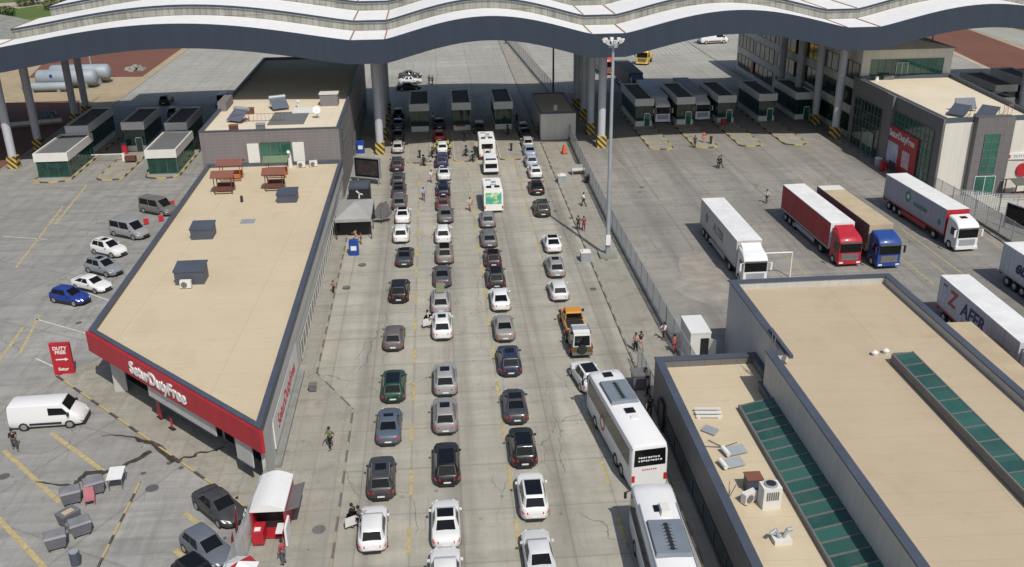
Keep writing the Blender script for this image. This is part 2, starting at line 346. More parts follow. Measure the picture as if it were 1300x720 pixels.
# ================================================================== GROUND
def sheet(name, polys, z, mat):
    mb = MB()
    for p in polys:
        n = len(p); a = sum(p[i][0] * p[(i + 1) % n][1] - p[(i + 1) % n][0] * p[i][1] for i in range(n))
        if a < 0: p = p[::-1]
        mb.add([(x, y, z) for x, y in p], [tuple(range(n))])
    return struct(mb.build(name, mat))
R4 = lambda x0, x1, y0, y1: [(x0, y0), (x1, y0), (x1, y1), (x0, y1)]
sheet('ground', [R4(-1500, 1500, -600, 2500)], -.03, M['sand'])
sheet('queue_lane_pavement', [R4(-12.6, 15.4, 0, 178)], 0, M['concrete'])
sheet('parking_lot_pavement', [R4(-62, -12.604, 0, 178)], 0, M['lot'])
sheet('truck_yard_pavement', [R4(19.604, 66, 0, 178)], 0, M['yard'])
sheet('road', [R4(-58.5, 15.4, 178.004, 420), R4(21.5, 60, 178.004, 420)], 0, M['farroad'])
sheet('central_walkway', [R4(15.404, 19.6, 0, 178)], 0, M['walk']); sheet('far_walkway', [R4(15.404, 21.496, 178.004, 420)], 0, M['walk'])
sheet('left_walkway', [[(-12.6, 20), (-7.5, 20), (-7.5, 65.6), (-10.9, 71.8), (-10.9, 125), (-12.6, 125)]], .1, M['walk'])
sheet('storefront_walkway', [[(-12.7, 40), (-12.7, 52.8), (-32.2, 73.5), (-29, 77), (-12.7, 60)]], .1, M['walk'])
sheet('right_forecourt', [R4(66.004, 130, 0, 115), R4(66.004, 76, 115.004, 178)], 0, M['walk'])
sheet('red_soil_field', [[(-62.1, 100), (-300, 100), (-300, 184), (-66, 184), (-62.1, 172)], [(-60.5, 206), (-84, 208), (-94, 262), (-60.5, 262)]], -.012, M['redsoil'])
PG = lambda *q: [tuple(G(*k).xy) for k in q]
sheet('red_soil_terrace', [PG((1205, 64), (1262, 90), (1290, 97), (1400, 130), (1400, 100), (1226, 36), (1130, 12), (1130, 60))], -.008, M['redsoil'])
sheet('grass_field', [[(-82, 262), (-330, 262), (-330, 700), (-60, 700), (-60, 330)], PG((1262, 30), (1400, 62), (1500, 20), (1200, -60))], -.008, M['grass'])
sheet('dirt_road', [[(-150, 300), (-330, 270), (-330, 285), (-138, 345), (-90, 420), (-84, 415), (-120, 345)], PG((1205, 62), (1268, 92), (1268, 95), (1203, 66))], .006, M['path'])
sheet('side_street', [[(-300, 186), (-98, 200), (-84, 234), (-92, 240), (-108, 212), (-300, 200)], [(76.1, 178.1), (108, 178.1), (112, 150), (130, 120), (130, 115.1), (76.1, 115.1)], [(60.1, 178.1), (110, 178.1), (116, 262), (60.1, 300)], PG((1120, 8), (1226, 35), (1400, 92), (1400, 68), (1240, 24), (1140, 2))], .003, M['farroad'])
# kerbs
def kerb(pts, h=.13, wd=.15, mat=None, name='kerb'):
    mb = MB()
    for (x0, y0), (x1, y1) in zip(pts, pts[1:]):
        a = Vector((x0, y0, 0)); b = Vector((x1, y1, 0)); d = (b - a).normalized(); n = Vector((-d.y, d.x, 0)) * wd / 2
        b = b + d * .1
        mb.slab(a - n + Vector((0, 0, h)), b - n + Vector((0, 0, h)), b + n + Vector((0, 0, h)), a + n + Vector((0, 0, h)), h + .02)
    return struct(mb.build(name, mat or M['kerb']))
kerb([(-7.5, 20), (-7.5, 65.6), (-10.9, 71.8), (-10.9, 125)]); kerb([(15.4, 64), (15.4, 178), (15.4, 300)]); kerb([(14.5, 20), (14.5, 64)])
kerb([(-32.4, 73.6), (-12.8, 52.8), (-12.8, 30)], mat=M['kerblot']); kerb([(60.6, 84), (61.2, 110)]); kerb([(60.2, 112), (60.2, 196)]); kerb([(-62, 100), (-62, 140), (-58.6, 178), (-58.6, 330)], mat=M['kerbplain'])
kerb([(60, 196), (60, 330)], mat=M['kerbplain'])
sheet('centre_strip', [R4(13.6, 15.3, 20, 66)], .004, M['farroad'])
# painted lines
mb = MB()
def dash(x, y0, y1, w_=.12): mb.add([(x - w_, y0, .006), (x + w_, y0, .006), (x + w_, y1, .006), (x - w_, y1, .006)], [(0, 1, 2, 3)])
for x in (-2.9, 3.8, 10.35):
    y = 41.6
    while y < 132:
        dash(x + random.uniform(-.04, .04), y, y + 2.9); y += 6.25
def pline(a, b, w_=.15, z=.006):
    a = Vector(a[:2]); b = Vector(b[:2]); d = (b - a).normalized(); n = Vector((-d.y, d.x)) * w_
    mb.add([(*(a - n), z), (*(b - n), z), (*(b + n), z), (*(a + n), z)], [(0, 1, 2, 3)])
for a, b in (((5, 572), (76, 638)), ((-10, 650), (58, 722)), ((65, 550), (142, 606)), ((235, 652), (256, 668)), ((222, 698), (248, 722))):
    pline(G(*a), G(*b), .17)
for a, b in (((80, 262), (20, 340)), ((50, 400), (25, 450)), ((110, 235), (70, 285)), ((30, 415), (-10, 470))): pline(G(*a), G(*b), .12)
struct(mb.build('lane_marking', M['yellow']))
mb = MB()
for x, y0, y1 in ((36.5, 84, 96), (48, 84, 104), (52.2, 80, 100), (50.6, 70, 90)): pline((x, y0), (x - .2, y1), .11)
for x in (34.8, 41.5, 48.2):
    for y0 in (113, 119, 125): pline((x, y0), (x, y0 + 2), .08)
pline((59.9, 84), (59.7, 110), .12); pline((27, 112), (24.9, 132), .06)
struct(mb.build('faded_marking', flat('faded_yellow_paint', (.31, .26, .15), .9, 0, .35, 2.5)))
mb = MB()
for a, b in (((45, 405), (112, 424)), ((45, 455), (78, 470)), ((112, 372), (150, 386)), ((3, 300), (60, 304))): pline(G(*a), G(*b), .07)
for k in range(16): pline((43.5 + k * 1.05, 213 + k * .3), (44.4 + k * 1.05, 236 + k * .3), .06)
struct(mb.build('parking_marking', M['wline']))
# striped divider bar by the dumpsters, running stain, sand patch
kerb([tuple(G(178, 613).xy), tuple(G(124, 722).xy)], .10, .14, M['kerblot'], name='parking_divider')
def ribbon(pts, ws, name, mat, z=.009):
    mb = MB(); L = []
    P_ = [Vector(G(*p).xy) for p in pts]
    for i, p in enumerate(P_):
        d = (P_[min(i + 1, len(P_) - 1)] - P_[max(i - 1, 0)]).normalized(); n = Vector((-d.y, d.x)) * ws[i] * .62; L.append((p - n, p + n))
    for (a, b), (c, d) in zip(L, L[1:]): mb.add([(*a, z), (*c, z), (*d, z), (*b, z)], [(0, 1, 2, 3)])
    return mb
def wiggle(pts, ws, k=6, amp=2.4):
    o = []; w2 = []
    for i in range(len(pts) - 1):
        for j in range(k):
            t = j / k; o.append((pts[i][0] * (1 - t) + pts[i + 1][0] * t + random.uniform(-amp, amp), pts[i][1] * (1 - t) + pts[i + 1][1] * t + random.uniform(-amp, amp) * .6)); w2.append((ws[i] * (1 - t) + ws[i + 1] * t) * random.uniform(.6, 1.3))
    return o + [pts[-1]], w2 + [ws[-1]]
a, b = wiggle([(45, 612), (90, 617), (112, 602), (150, 597), (192, 573)], [.08, .25, .45, .3, .35]); st = ribbon(a, b, '', None)
a, b = wiggle([(128, 554), (170, 556), (196, 566), (222, 587)], [.05, .12, .45, .3]); st2 = ribbon(a, b, '', None, .108)
a, b = wiggle([(222, 587), (250, 578), (285, 569)], [.25, .2, .12]); st3 = ribbon(a, b, '', None, .108)
for q in (st2, st3): st.add(q.v, q.f)
struct(st.build('wet_stain', M['stain'], fix=False))
mb = MB(); pts = []
for i in range(26):
    t = 2 * PI * i / 26; r = 1 + .22 * math.sin(3 * t + 1) + random.uniform(-.09, .09); g = G(905 + 52 * r * math.cos(t), 358 + 30 * r * math.sin(t) + 0.25 * 52 * r * math.cos(t)); pts.append((g.x, g.y, .008))
mb.add([(x, y, z) for x, y, z in pts[::-1]], [tuple(range(26))]); struct(mb.build('sand_patch', M['sandpatch']))
mb = MB()
for px, py, rr in ((460, 337, .42), (440, 366, .42), (193, 620, .45), (230, 594, .2), (215, 588, .22), (182, 601, .2), (753, 367, .35), (405, 674, .45), (705, 268, .3), (725, 277, .3), (5, 605, .4), (815, 238, .3), (770, 330, .2), (100, 410, .3), (812, 244, .25)):
    g = G(px, py); mb.add([(g.x + rr * math.cos(t), g.y + rr * math.sin(t), .112 if g.x < -7.5 and g.x > -12.6 else .01) for t in [2 * PI * i / 12 for i in range(12)]], [tuple(range(12))])
struct(mb.build('manhole_cover', M['walldark']))
# ================================================================== CANOPY
VAL = [-96, -60.3, -9.0, 23.6, 59.3, 95, 130]
def wave(x):
    """0 in the valleys, 1 on the crests"""
    for a, b in zip(VAL, VAL[1:]):
        if a <= x <= b:
            a2, b2 = a + 2.3, b - 2.3
            if x <= a2 or x >= b2: return 0.0
            t = (x - a2) / (b2 - a2)
            return math.sin(PI * t) ** 1.12
    return 0.0
canopy = thing('canopy', 'huge wavy white roof with deep dark blue fascia spanning all the checkpoints', 'canopy', (0, 132.5, 0))
XS = []
for a, b in zip(VAL, VAL[1:]):
    XS += [a, a + 2.3] + [a + 2.3 + (b - a - 4.6) * i / 26 for i in range(1, 26)] + [b - 2.3]
XS.append(VAL[-1])
def tier(x0, x1, y0, y1, dz, thick, name, mat, top0=17.5, amp=2.7, under=None, y_over=0):
    mb = MB(); xs = [x for x in XS if x0 <= x <= x1]
    for a, b in zip(xs, xs[1:]):
        za, zb = top0 + dz + amp * wave(a), top0 + dz + amp * wave(b)
        mb.add([(a, y0, za), (b, y0, zb), (b, y1, zb), (a, y1, za), (a, y0, za - thick), (b, y0, zb - thick), (b, y1, zb - thick), (a, y1, za - thick)],
               [(0, 1, 2, 3), (4, 7, 6, 5), (0, 4, 5, 1), (2, 6, 7, 3)], 0)
    za, zb = top0 + dz + amp * wave(xs[0]), top0 + dz + amp * wave(xs[-1])
    mb.quad((xs[0], y0, za), (xs[0], y1, za), (xs[0], y1, za - thick), (xs[0], y0, za - thick)); mb.quad((xs[-1], y1, zb), (xs[-1], y0, zb), (xs[-1], y0, zb - thick), (xs[-1], y1, zb - thick))
    return mb.build(name, mat, canopy)
OY = -132.5
TI = [(132.9, 141.6, 0, -96), (141.2, 152.0, 1.45, -60), (151.6, 162.0, 2.85, -56.5), (161.6, 171.5, 4.2, -52)]
f_ = tier(-96, 130, 132.5 + OY, 132.88 + OY, .06, 3.15, 'fascia', M['navy'])
for i, (y0, y1, dz, x0) in enumerate(TI):
    r = tier(-96 if i == 0 else x0, 130, y0 + OY, y1 + OY, dz, .35, 'roof_sheet', M['canopywhite'])
    if i < 3:
        nx = TI[i + 1]
        c = tier(nx[3], 130, nx[0] + .15 + OY, nx[0] + .5 + OY, nx[2] - .36, nx[2] - dz - .40, 'clerestory', M['clerestory'])
        e = tier(nx[3], 130, nx[0] - .12 + OY, nx[0] - .02 + OY, nx[2] + .02, .3, 'gutter_edge', M['navy'])
    for v in VAL[1:-1]:
        for s_ in (-2.3, 2.3):
            z = 17.5 + dz + .03; MB().box(v + s_ - .09, v + s_ + .09, y0 + OY + .2, y1 + OY - .5, z, z + .05).build('expansion_seam', M['rust'], r)
back = tier(-52, 130, 171.0 + OY, 171.5 + OY, 4.0, 5.5, 'rear_fascia', M['navy'])
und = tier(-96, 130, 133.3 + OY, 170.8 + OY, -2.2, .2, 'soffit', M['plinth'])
for v, ys in ((-60.5, (138.9, 148.6, 165.3, 171)), (-8.7, (139.9, 148.5, 157.5, 166)), (24.0, (139.4, 147.4, 157.5, 165.5)), (60.0, (140.2, 148.5, 157, 165.5)), (-95, (140,)), (95, (140, 150))):
    for k, y in enumerate(ys):
        x = v - (.4 if k == 1 and v == 24.0 else 0)
        col = MB().cyl((x, y + OY, 1.7), (x, y + OY, 15.5), .56, .62, 20).build('column', M['column'], canopy, smooth=40)
        MB().box(x - .66, x + .66, y - .66 + OY, y + .66 + OY, 0, 1.75).build('column_guard', M['hazard'], col)
# ================================================================== DUTY FREE STORE (left)
def building(name, label, poly, h, roofz, wallm, roofm, pw=.45, coping=True):
    t = thing(name, label, 'building', (0, 0, 0))
    mb = MB(); n = len(poly)
    a = sum(poly[i][0] * poly[(i + 1) % n][1] - poly[(i + 1) % n][0] * poly[i][1] for i in range(n))
    if a < 0: poly = poly[::-1]
    mb.prism(poly, 0, roofz - .05); ring(mb, poly, pw - .06, roofz - .06, h - .12); mb.build('wall', wallm, t)
    _, inn = inset(poly, pw - .07); r = MB().prism(inn, roofz - .049, roofz).build('roof', roofm, t)
    if coping:
        o2 = inset(poly, -.06)[1]; c = MB(); ring(c, o2, pw + .08, h - .119, h); c.build('parapet_coping', M['coping'], t)
    return t, inn
A_P = [(-12.35, 54.2), (-12.35, 118.5), (-28.6, 118.5), (-27.2, 73.6)]
storeA = thing('duty_free_store', 'long low duty free store with beige roof and red sign band along its slanted front', 'building')
wp = [(-12.4, 58.0), (-12.4, 118.5), (-28.5, 118.5), (-27.7, 73.9)]
MB().prism(wp, 0, 4.55).build('wall', M['wallgrey'], storeA)
RP = [(-12.3, 54.85), (-12.15, 118.5), (-28.7, 118.5), (-28.2, 71.3)]
_, rin = inset(RP, .38)
MB().prism(RP, 3.4, 4.5).build('roof_edge', M['wallgrey'], storeA)
MB().prism(rin, 4.501, 4.8).build('roof', M['roofbeige'], storeA)
c = MB(); ring(c, RP, .40, 4.501, 5.2); c.build('parapet_coping', M['coping'], storeA)
p0 = Vector((-28.3, 71.2, 0)); p1 = Vector((-12.27, 54.75, 0)); d = (p1 - p0).normalized(); nf = Vector((d.y, -d.x, 0))
q0, q1 = p0 + nf * .10 - d * .1, p1 + nf * .10 + d * .05
MB().box(-12.55, -12.32, 55.3, 57.99, 0, 3.39).build('flank_wall', M['wallgrey'], storeA)
band = MB().slab((q0.x, q0.y, 3.4), (q1.x, q1.y, 3.4), (q1.x, q1.y, 5.06), (q0.x, q0.y, 5.06), .25).build('sign_band', M['red'], storeA)
mid = p0 + d * (p1 - p0).length * .45 + nf * .13 + Vector((0, 0, 4.2))
text('SeturDutyFree', 1.35, M['white'], band, 'sign_letters', .035, .05, face_mat(mid, d, (0, 0, 1)), spacing=.95)
# recessed shop front under the band
s0 = Vector((-27.7, 73.9)); s1 = Vector((-12.4, 58.0)); sd = (s1 - s0); sl_ = sd.length; sd.normalize()
P2 = lambda t: tuple(s0 + sd * t)
glazing('shop_window', P2(.6), P2(15.8), .15, 3.0, 12, 1, storeA, glass=M['glass'], frame=M['black'])
glazing('entrance_door', P2(16.2), P2(18.8), .1, 2.9, 2, 1, storeA, glass=M['glass'], frame=M['steel'])
glazing('shop_window', P2(19.2), P2(21.7), .15, 2.9, 3, 1, storeA, glass=M['glass'], frame=M['black'])
for t0, t1, zz in ((.36, .745, 2.25), (.85, .93, 1.5)):
    a_ = p0 + d * (p1 - p0).length * t0 - nf * .12; b_ = p0 + d * (p1 - p0).length * t1 - nf * .12
    hp = MB().slab((a_.x, a_.y, zz), (b_.x, b_.y, zz), (b_.x, b_.y, 3.39), (a_.x, a_.y, 3.39), .1).build('hanging_panel', M['wallgrey'], storeA)
    MB().cyl((a_.x, a_.y, zz), (b_.x, b_.y, zz), .05, .05, 6).build('panel_edge', M['navy'], hp)
a_ = p0 + d * 2.0 - nf * 1.0; MB().box(a_.x - .5, a_.x + .5, a_.y - .2, a_.y + .2, .1, 3.39).build('front_pier', M['wallgrey'], storeA)
# right flank: green glass low strip and poster
glazing('side_window', (-12.4, 74), (-12.4, 116), .3, 1.9, 26, 1, storeA, glass=M['green_glass_dark'], frame=M['wallgrey'])
MB().box(-12.39, -11.9, 58.0, 72, .0, .35).build('plinth', M['plinth'], storeA)
ps = MB().box(-12.40, -12.30, 59.2, 71.5, .9, 3.2).build('wall_poster', M['offwhite'], storeA, label='white wall poster with red lettering')
text('SeturDutyFree', 1.5, M['red'], ps, 'poster_letters', .02, .012, face_mat((-12.29, 65.3, 2.0), (0, 1, 0), (0, 0, 1)))
for x, y, ww, hh in ((-24.9, 92.2, 2.1, 1.25), (-23.7, 80.6, 2.5, 1.45), (-18.0, 103, 2.1, 1.1)):
    o = MB().box(x, x + ww, y, y + 1.9, 4.8, 4.8 + hh - .18)
    o.build('roof_cowl', M['coping'], storeA); MB().slab((x - .08, y - .08, 4.8 + hh - .1), (x + ww + .08, y - .08, 4.8 + hh - .1), (x + ww + .08, y + 1.98, 4.8 + hh + .12), (x - .08, y + 1.98, 4.8 + hh + .12), .14).build('cowl_lid', M['coping'], storeA)
MB().box(-20.9, -19.5, 96.5, 97.8, 4.8, 4.88).build('roof_hatch', M['steel'], storeA)
# kinds of air conditioning unit
def ac_unit(name='air_conditioner', w_=.95, dpt=.4, h=.75):
    t = bpy.data.objects.new(name, None); C.objects.link(t)
    MB().box(-w_ / 2, w_ / 2, -dpt / 2, dpt / 2, .08, h).build('casing', M['offwhite'], t)
    f = MB(); f.cyl((-.12, -dpt / 2 - .001, h * .52), (-.12, -dpt / 2 - .03, h * .52), h * .36, h * .36, 16); f.build('fan_grille', M['walldark'], t)
    f = MB(); f.box(-w_ / 2 + .05, -w_ / 2 + .12, -dpt / 2, dpt / 2, 0, .08); f.box(w_ / 2 - .12, w_ / 2 - .05, -dpt / 2, dpt / 2, 0, .08); f.build('foot', M['black'], t)
    return t
ac0 = ac_unit()
acs = [((-22.6, 79.9, 4.8), 0, 'white air conditioner box in front of the biggest dark roof cowl'), ((-17.0, 116.9, 4.8), 0, 'white air conditioner by the parapet at the back of the beige store roof'),
       ((-15.6, 117.2, 4.8), .3, 'small white air conditioner nearest the roof corner beside the lane'), ((17.3, 46.4, 3.5), .5, 'pale air conditioner lying on the tan annex roof beside the brown box')]
for i, (l, rz, lab) in enumerate(acs):
    o = ac0 if i == 0 else copy_tree(ac0); o.location = l; o.rotation_euler = (0, 0, rz); tag(o, lab, 'air conditioner', 'small air conditioners on roofs')
tag(MB().cyl((-18.4, 117.3, 4.8), (-18.4, 117.3, 6.6), .28, .2, 10).cyl((-18.4, 117.3, 6.6), (-18.4, 116.7, 6.9), .2, .2, 10).build('vent_pipe', M['offwhite']), 'thick pale vent pipe with bent top at back of the beige store roof', 'vent')
tag(MB().box(-22.1, -21.85, 103.8, 104.1, 4.8, 5.5).build('roof_post', M['black']), 'short black post standing alone on the beige store roof', 'post')
# pavilions (picnic tables with roofs)
def pavilion(label, x, y, wood, roofm, w_=2.3, dp=1.9, h=2.1):
    t = thing('picnic_pavilion', label, 'pavilion', (x, y, 4.8), 0, 'picnic pavilions on the store roof')
    for sx in (-1, 1):
        for sy in (-1, 1): MB().cyl((sx * w_ * .42, sy * dp * .4, 0), (sx * w_ * .42, sy * dp * .4, h), .06, .06, 4).build('post', wood, t)
    MB().box(-w_ * .36, w_ * .36, -.35, .35, .7, .78).build('table_top', wood, t)
    for s_ in (-1, 1): MB().box(-w_ * .40, w_ * .40, s_ * dp * .36 - .17, s_ * dp * .36 + .17, .40, .47).box(-w_ * .40, w_ * .40, s_ * dp * .47 - .03, s_ * dp * .47 + .03, .47, .95).build('bench', wood, t)
    r = MB(); hw, hd = w_ * .56, dp * .58
    r.slab((-hw, -hd, h - .05), (hw, -hd, h - .05), (hw, 0, h + .5), (-hw, 0, h + .5), .07); r.slab((-hw, 0, h + .5), (hw, 0, h + .5), (hw, hd, h - .05), (-hw, hd, h - .05), .07)
    r.build('roof', roofm, t); return t
pavilion('orange wooden picnic pavilion with a red roof at the back of the roof', -24.6, 112.6, M['orangewood'], M['redroof'], 2.7)
pavilion('orange wooden picnic pavilion with a green roof before the glass doors', -19.4, 113.3, M['orangewood'], M['greenroof'], 2.6)
pavilion('brown picnic pavilion with dark red roof in front of the red roofed orange one', -24.5, 107.7, M['brownwood'], M['redroof'], 2.3)
pavilion('brown picnic pavilion with dark red roof in front of the green roofed one', -18.9, 108.2, M['brownwood'], M['redroof'], 2.3)
# ================================================================== OFFICE BLOCK behind the store
B_P = [(-29.2, 118.6), (-12.3, 118.6), (-12.3, 170), (-29.2, 170)]
storeB, _ = building('office_block', 'two storey grey block with cream roof behind the store and under the canopy', B_P, 9.3, 8.9, M['brickgrey'], M['roofcream'], .3)
glazing('glass_doors', (-22.0, 118.6), (-18.3, 118.6), 4.85, 7.7, 3, 2, storeB, off=.12)
for x0 in (-23.6, -18.1): MB().box(x0, x0 + 1.4, 118.43, 118.55, 4.85, 7.6).build('door_panel', M['offwhite'], storeB)
glazing('side_window', (-12.3, 122), (-12.3, 134), 5.2, 8.2, 8, 2, storeB, glass=M['green_glass_dark']); glazing('side_window', (-12.3, 136), (-12.3, 165), .4, 3.4, 18, 1, storeB, glass=M['green_glass_dark'])
MB().box(-21.6, -17.0, 122.3, 129.5, 8.9, 8.935).build('walkway_mat', M['roofgrey'], storeB)
MB().box(-29.3, -28.2, 131, 136, 8.9, 10.1).build('stair_wall', M['brickgrey'], storeB)
def solar_heater(label, x, y, z, rz=0, fr=None, tank=True):
    t = thing('solar_heater', label, 'solar heater', (x, y, z), rz, 'solar water heaters')
    MB().slab((-1.1, -.9, .35), (1.1, -.9, .35), (1.1, .8, 1.35), (-1.1, .8, 1.35), .08).build('solar_panel', M['coping'] if not tank else M['solar'], t)
    if tank: MB().cyl((-1.1, .95, 1.5), (1.1, .95, 1.5), .27, .27, 12).build('water_tank', M['steel'], t, smooth=40)
    f = MB()
    for sx in (-1, 1): f.bar((sx, -.85, 0), (sx, -.85, .4), .035); f.bar((sx, .9, 0), (sx, .9, 1.35), .035); f.bar((sx, -.85, .05), (sx, .9, .05), .03); f.bar((sx, .9, .1), (-sx, .9, 1.3), .03)
    f.build('frame', fr or M['redroof'], t); return t
solar_heater('tilted solar panel on a red frame nearest the left edge of the cream roof', -25.6, 124.8, 8.9, -.5)
solar_heater('grey solar panel lying beside the shaded line on the cream roof', -21.2, 131.2, 8.9, .4)
for x, y, lab in ((-24.8, 129.2, 'brown crate on the cream roof behind the tilted panel'), (-25.2, 119.8, 'brown crate at the front parapet of the cream roof'), (-22.0, 120.2, 'grey crate at the front parapet of the cream roof')):
    mb = MB().box(x - .5, x + .5, y - .4, y + .4, 8.9, 9.6); mb.box(x - .55, x + .55, y - .45, y + .45, 9.6, 9.7, 1)
    tag(mb.build('roof_crate', [M['brownwood'] if 'brown' in lab else M['dumpster'], M['redroof'] if 'brown' in lab else M['steel']]), lab, 'crate', 'crates on the office block roof')
mb = MB(); fx = (-26.5, -19.6)
for i in range(15): x = fx[0] + i * .49; mb.bar((x, 124.6, 8.9), (x, 124.6, 9.9), .02)
mb.bar((fx[0], 124.6, 9.9), (fx[1], 124.6, 9.9), .03); mb.bar((fx[0], 124.6, 9.0), (fx[1], 124.6, 9.0), .03); tag(mb.build('roof_railing', M['redroof']), 'low red railing across the cream roof', 'railing')
mb = MB().box(-15.9, -12.9 - .6, 132.3, 133.9, 8.9, 10.5); mb.box(-16.0, -13.4, 132.2, 134.0, 10.5, 10.62, 1); tag(mb.build('roof_hut', [M['brickgrey'], M['wallcream']]), 'small grey roof hut with cream lid at the shade line', 'hut')
t = thing('satellite_dish', 'white satellite dish on a post near the right edge of the cream roof', 'satellite dish', (-15.6, 125.5, 8.9))
MB().cyl((0, 0, 0), (0, 0, .8), .06).build('post', M['steel'], t); MB().cyl((0, 0, 1.0), (0, -.22, 1.12), .15, .5, 16).build('dish', M['white'], t, smooth=40); MB().bar((0, -.2, .9), (0, -.9, 1.4), .03).build('feed_arm', M['steel'], t)
tag(MB().box(-19.2, -16.2, 128.4, 131.5, 8.95, 9.05).build('roof_slab', M['offwhite']), 'flat pale slab lying on the cream roof in front of the hut', 'slab')
tag(MB().cyl((-18.8, 132.0, 8.9), (-18.8, 132.0, 9.7), .12).cyl((-18.8, 132.0, 9.7), (-18.8, 132.0, 9.95), .3, .3, 10).build('roof_vent', M['white']), 'small white mushroom vent beside the grey solar panel', 'vent')
# ================================================================== RIGHT FOREGROUND BUILDINGS
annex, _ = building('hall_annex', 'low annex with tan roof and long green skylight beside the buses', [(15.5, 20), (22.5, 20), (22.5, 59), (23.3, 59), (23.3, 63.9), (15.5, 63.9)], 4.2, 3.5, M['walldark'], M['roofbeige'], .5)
glazing('side_window', (15.5, 62), (15.5, 21), .4, 1.7, 16, 1, annex, glass=M['green_glass_dark'], frame=M['coping'], off=.05)
MB().box(15.30, 15.48, 60.0, 61.2, .1, 2.3).build('side_door', M['black'], annex)
sk = MB().slab((19.9, 20, 3.85), (22.18, 20, 4.35), (22.18, 56.8, 4.35), (19.9, 56.8, 3.85), .06); sk = sk.build('skylight', M['skylight'], annex)
f = MB(); y = 56.8
while y > 20: f.slab((19.86, y - .05, 3.90), (22.19, y - .05, 4.40), (22.19, y + .05, 4.40), (19.86, y + .05, 3.90), .06); y -= 1.15
f.box(19.8, 19.92, 20, 56.9, 3.5, 3.9); f.slab((19.8, 56.86, 3.5), (22.19, 56.86, 3.5), (22.19, 56.86, 4.34), (19.8, 56.86, 3.84), -.06); f.build('skylight_frame', M['walldark'], sk)
hall, _ = building('customs_hall', 'tall grey hall with a wide tan roof in the lower right corner', [(22.2, 18), (36.7, 18), (36.7, 71.6), (23.25, 71.6), (23.25, 59.0), (22.2, 59.0)], 6.9, 6.2, M['wallgrey'], M['rooftan'], .5)
sk = MB().slab((30.7, 20, 6.85), (32.05, 20, 7.0), (32.05, 57.5, 7.0), (30.7, 57.5, 6.85), .05).build('skylight', M['skylight'], hall)
f = MB().box(30.6, 30.72, 20, 57.6, 6.2, 6.9).box(32.03, 32.13, 20, 57.6, 6.2, 7.03).box(30.7, 32.05, 57.5, 57.6, 6.2, 6.98); y = 57.5
while y > 20: f.slab((30.7, y - .04, 6.89), (32.05, y - .04, 7.04), (32.05, y + .04, 7.04), (30.7, y + .04, 6.89), .04); y -= 1.6
f.build('skylight_frame', M['walldark'], sk)
MB().box(23.35, 23.62, 57.6, 62.0, 6.901, 7.15).build('parapet_pipe', M['coping'], hall)
f = MB()
for k in range(9): f.bar((22.95, 59.5, 3.6 + k * .42), (22.95, 60.1, 3.6 + k * .42), .025)
f.bar((22.95, 59.5, 3.5), (22.95, 59.5, 7.8), .035); f.bar((22.95, 60.1, 3.5), (22.95, 60.1, 7.8), .035); tag(f.build('roof_ladder', M['walldark']), 'dark steel ladder up the step in the tall hall wall', 'ladder')
for x, y, lab in ((30.0, 58.8, 'small cream dome vent beside the skylight on the tall hall roof, left one'), (30.9, 59.0, 'small cream dome vent beside the skylight on the tall hall roof, right one')):
    tag(MB().cyl((x, y, 6.2), (x, y, 6.45), .2, .26, 12).cyl((x, y, 6.45), (x, y, 6.6), .26, .08, 12).build('dome_vent', M['offwhite'], smooth=40), lab, 'vent', 'dome vents on the hall roof')
# things on the annex roof
def stack(label, x, y, kind, name, cat):
    return
mb = MB()
for k in range(4): mb.box(-.9, .9, -.5 + k * .28, -.36 + k * .28, .1 + (k % 2) * .1, .22 + (k % 2) * .1)
mb.box(-.8, -.6, -.5, .6, 0, .1); mb.box(.6, .8, -.5, .6, 0, .1); o = mb.build('timber_pile', M['offwhite']); p = G(899, 527, 3.5); o.location = p; o.rotation_euler = (0, 0, -.1); tag(o, 'loose pile of pale boards lying on the tan annex roof', 'boards')
o = MB().slab((-.5, -.3, .15), (.5, -.3, .15), (.5, .3, .3), (-.5, .3, .3), .1).box(-.4, .4, -.2, .2, 0, .1).build('broken_panel', M['steel']); o.location = G(901, 549, 3.5); o.rotation_euler = (0, 0, -.8); tag(o, 'small broken grey panel on the tan annex roof behind the heaters', 'panel')
for i, ((px, py), lab) in enumerate((((935, 576), 'grey solar panel with white tank farther from the brown box'), ((932, 592), 'grey solar panel with white tank beside the brown box'))):
    t = thing('solar_collector', lab, 'solar collector', G(px, py, 3.5), .25, 'solar collectors on the annex roof'); t.scale = (.8, .8, .8)
    MB().slab((-.7, -.35, .2), (.8, -.35, .2), (.8, .55, .45), (-.7, .55, .45), .08).build('panel', M['steel'], t)
    MB().cyl((-.95, -.4, .35), (-.95, .6, .45), .2, .2, 12).build('water_tank', M['white'], t, smooth=40); MB().bar((-.6, 0, 0), (-.6, 0, .3), .04).bar((.7, 0, 0), (.7, 0, .3), .04).build('support', M['walldark'], t)
p = G(955, 622, 3.5); t = thing('roof_cabinet', 'dark grey cabinet with a brown lid on the tan annex roof', 'cabinet', p, 0)
MB().box(-.45, .45, -.4, .4, 0, .95).build('body', M['coping'], t); MB().box(-.5, .5, -.45, .45, .95, 1.03).build('lid', M['redroof'], t)
p = G(976, 642, 3.5); t = thing('chiller_unit', 'tall pale chiller with louvred front and round top fan', 'chiller', p, .05)
MB().box(-.55, .55, -.4, .45, 0, 1.45).build('casing', M['offwhite'], t)
f = MB()
for k in range(6): f.box(-.36 + k * .13, -.28 + k * .13, -.43, -.401, .65, 1.2)
f.build('louvre', M['walldark'], t); MB().cyl((0, .02, 1.451), (0, .02, 1.56), .4, .38, 18).build('fan_ring', M['steel'], t); MB().cyl((0, .02, 1.561), (0, .02, 1.58), .3, .3, 14).build('fan_grille', M['black'], t)
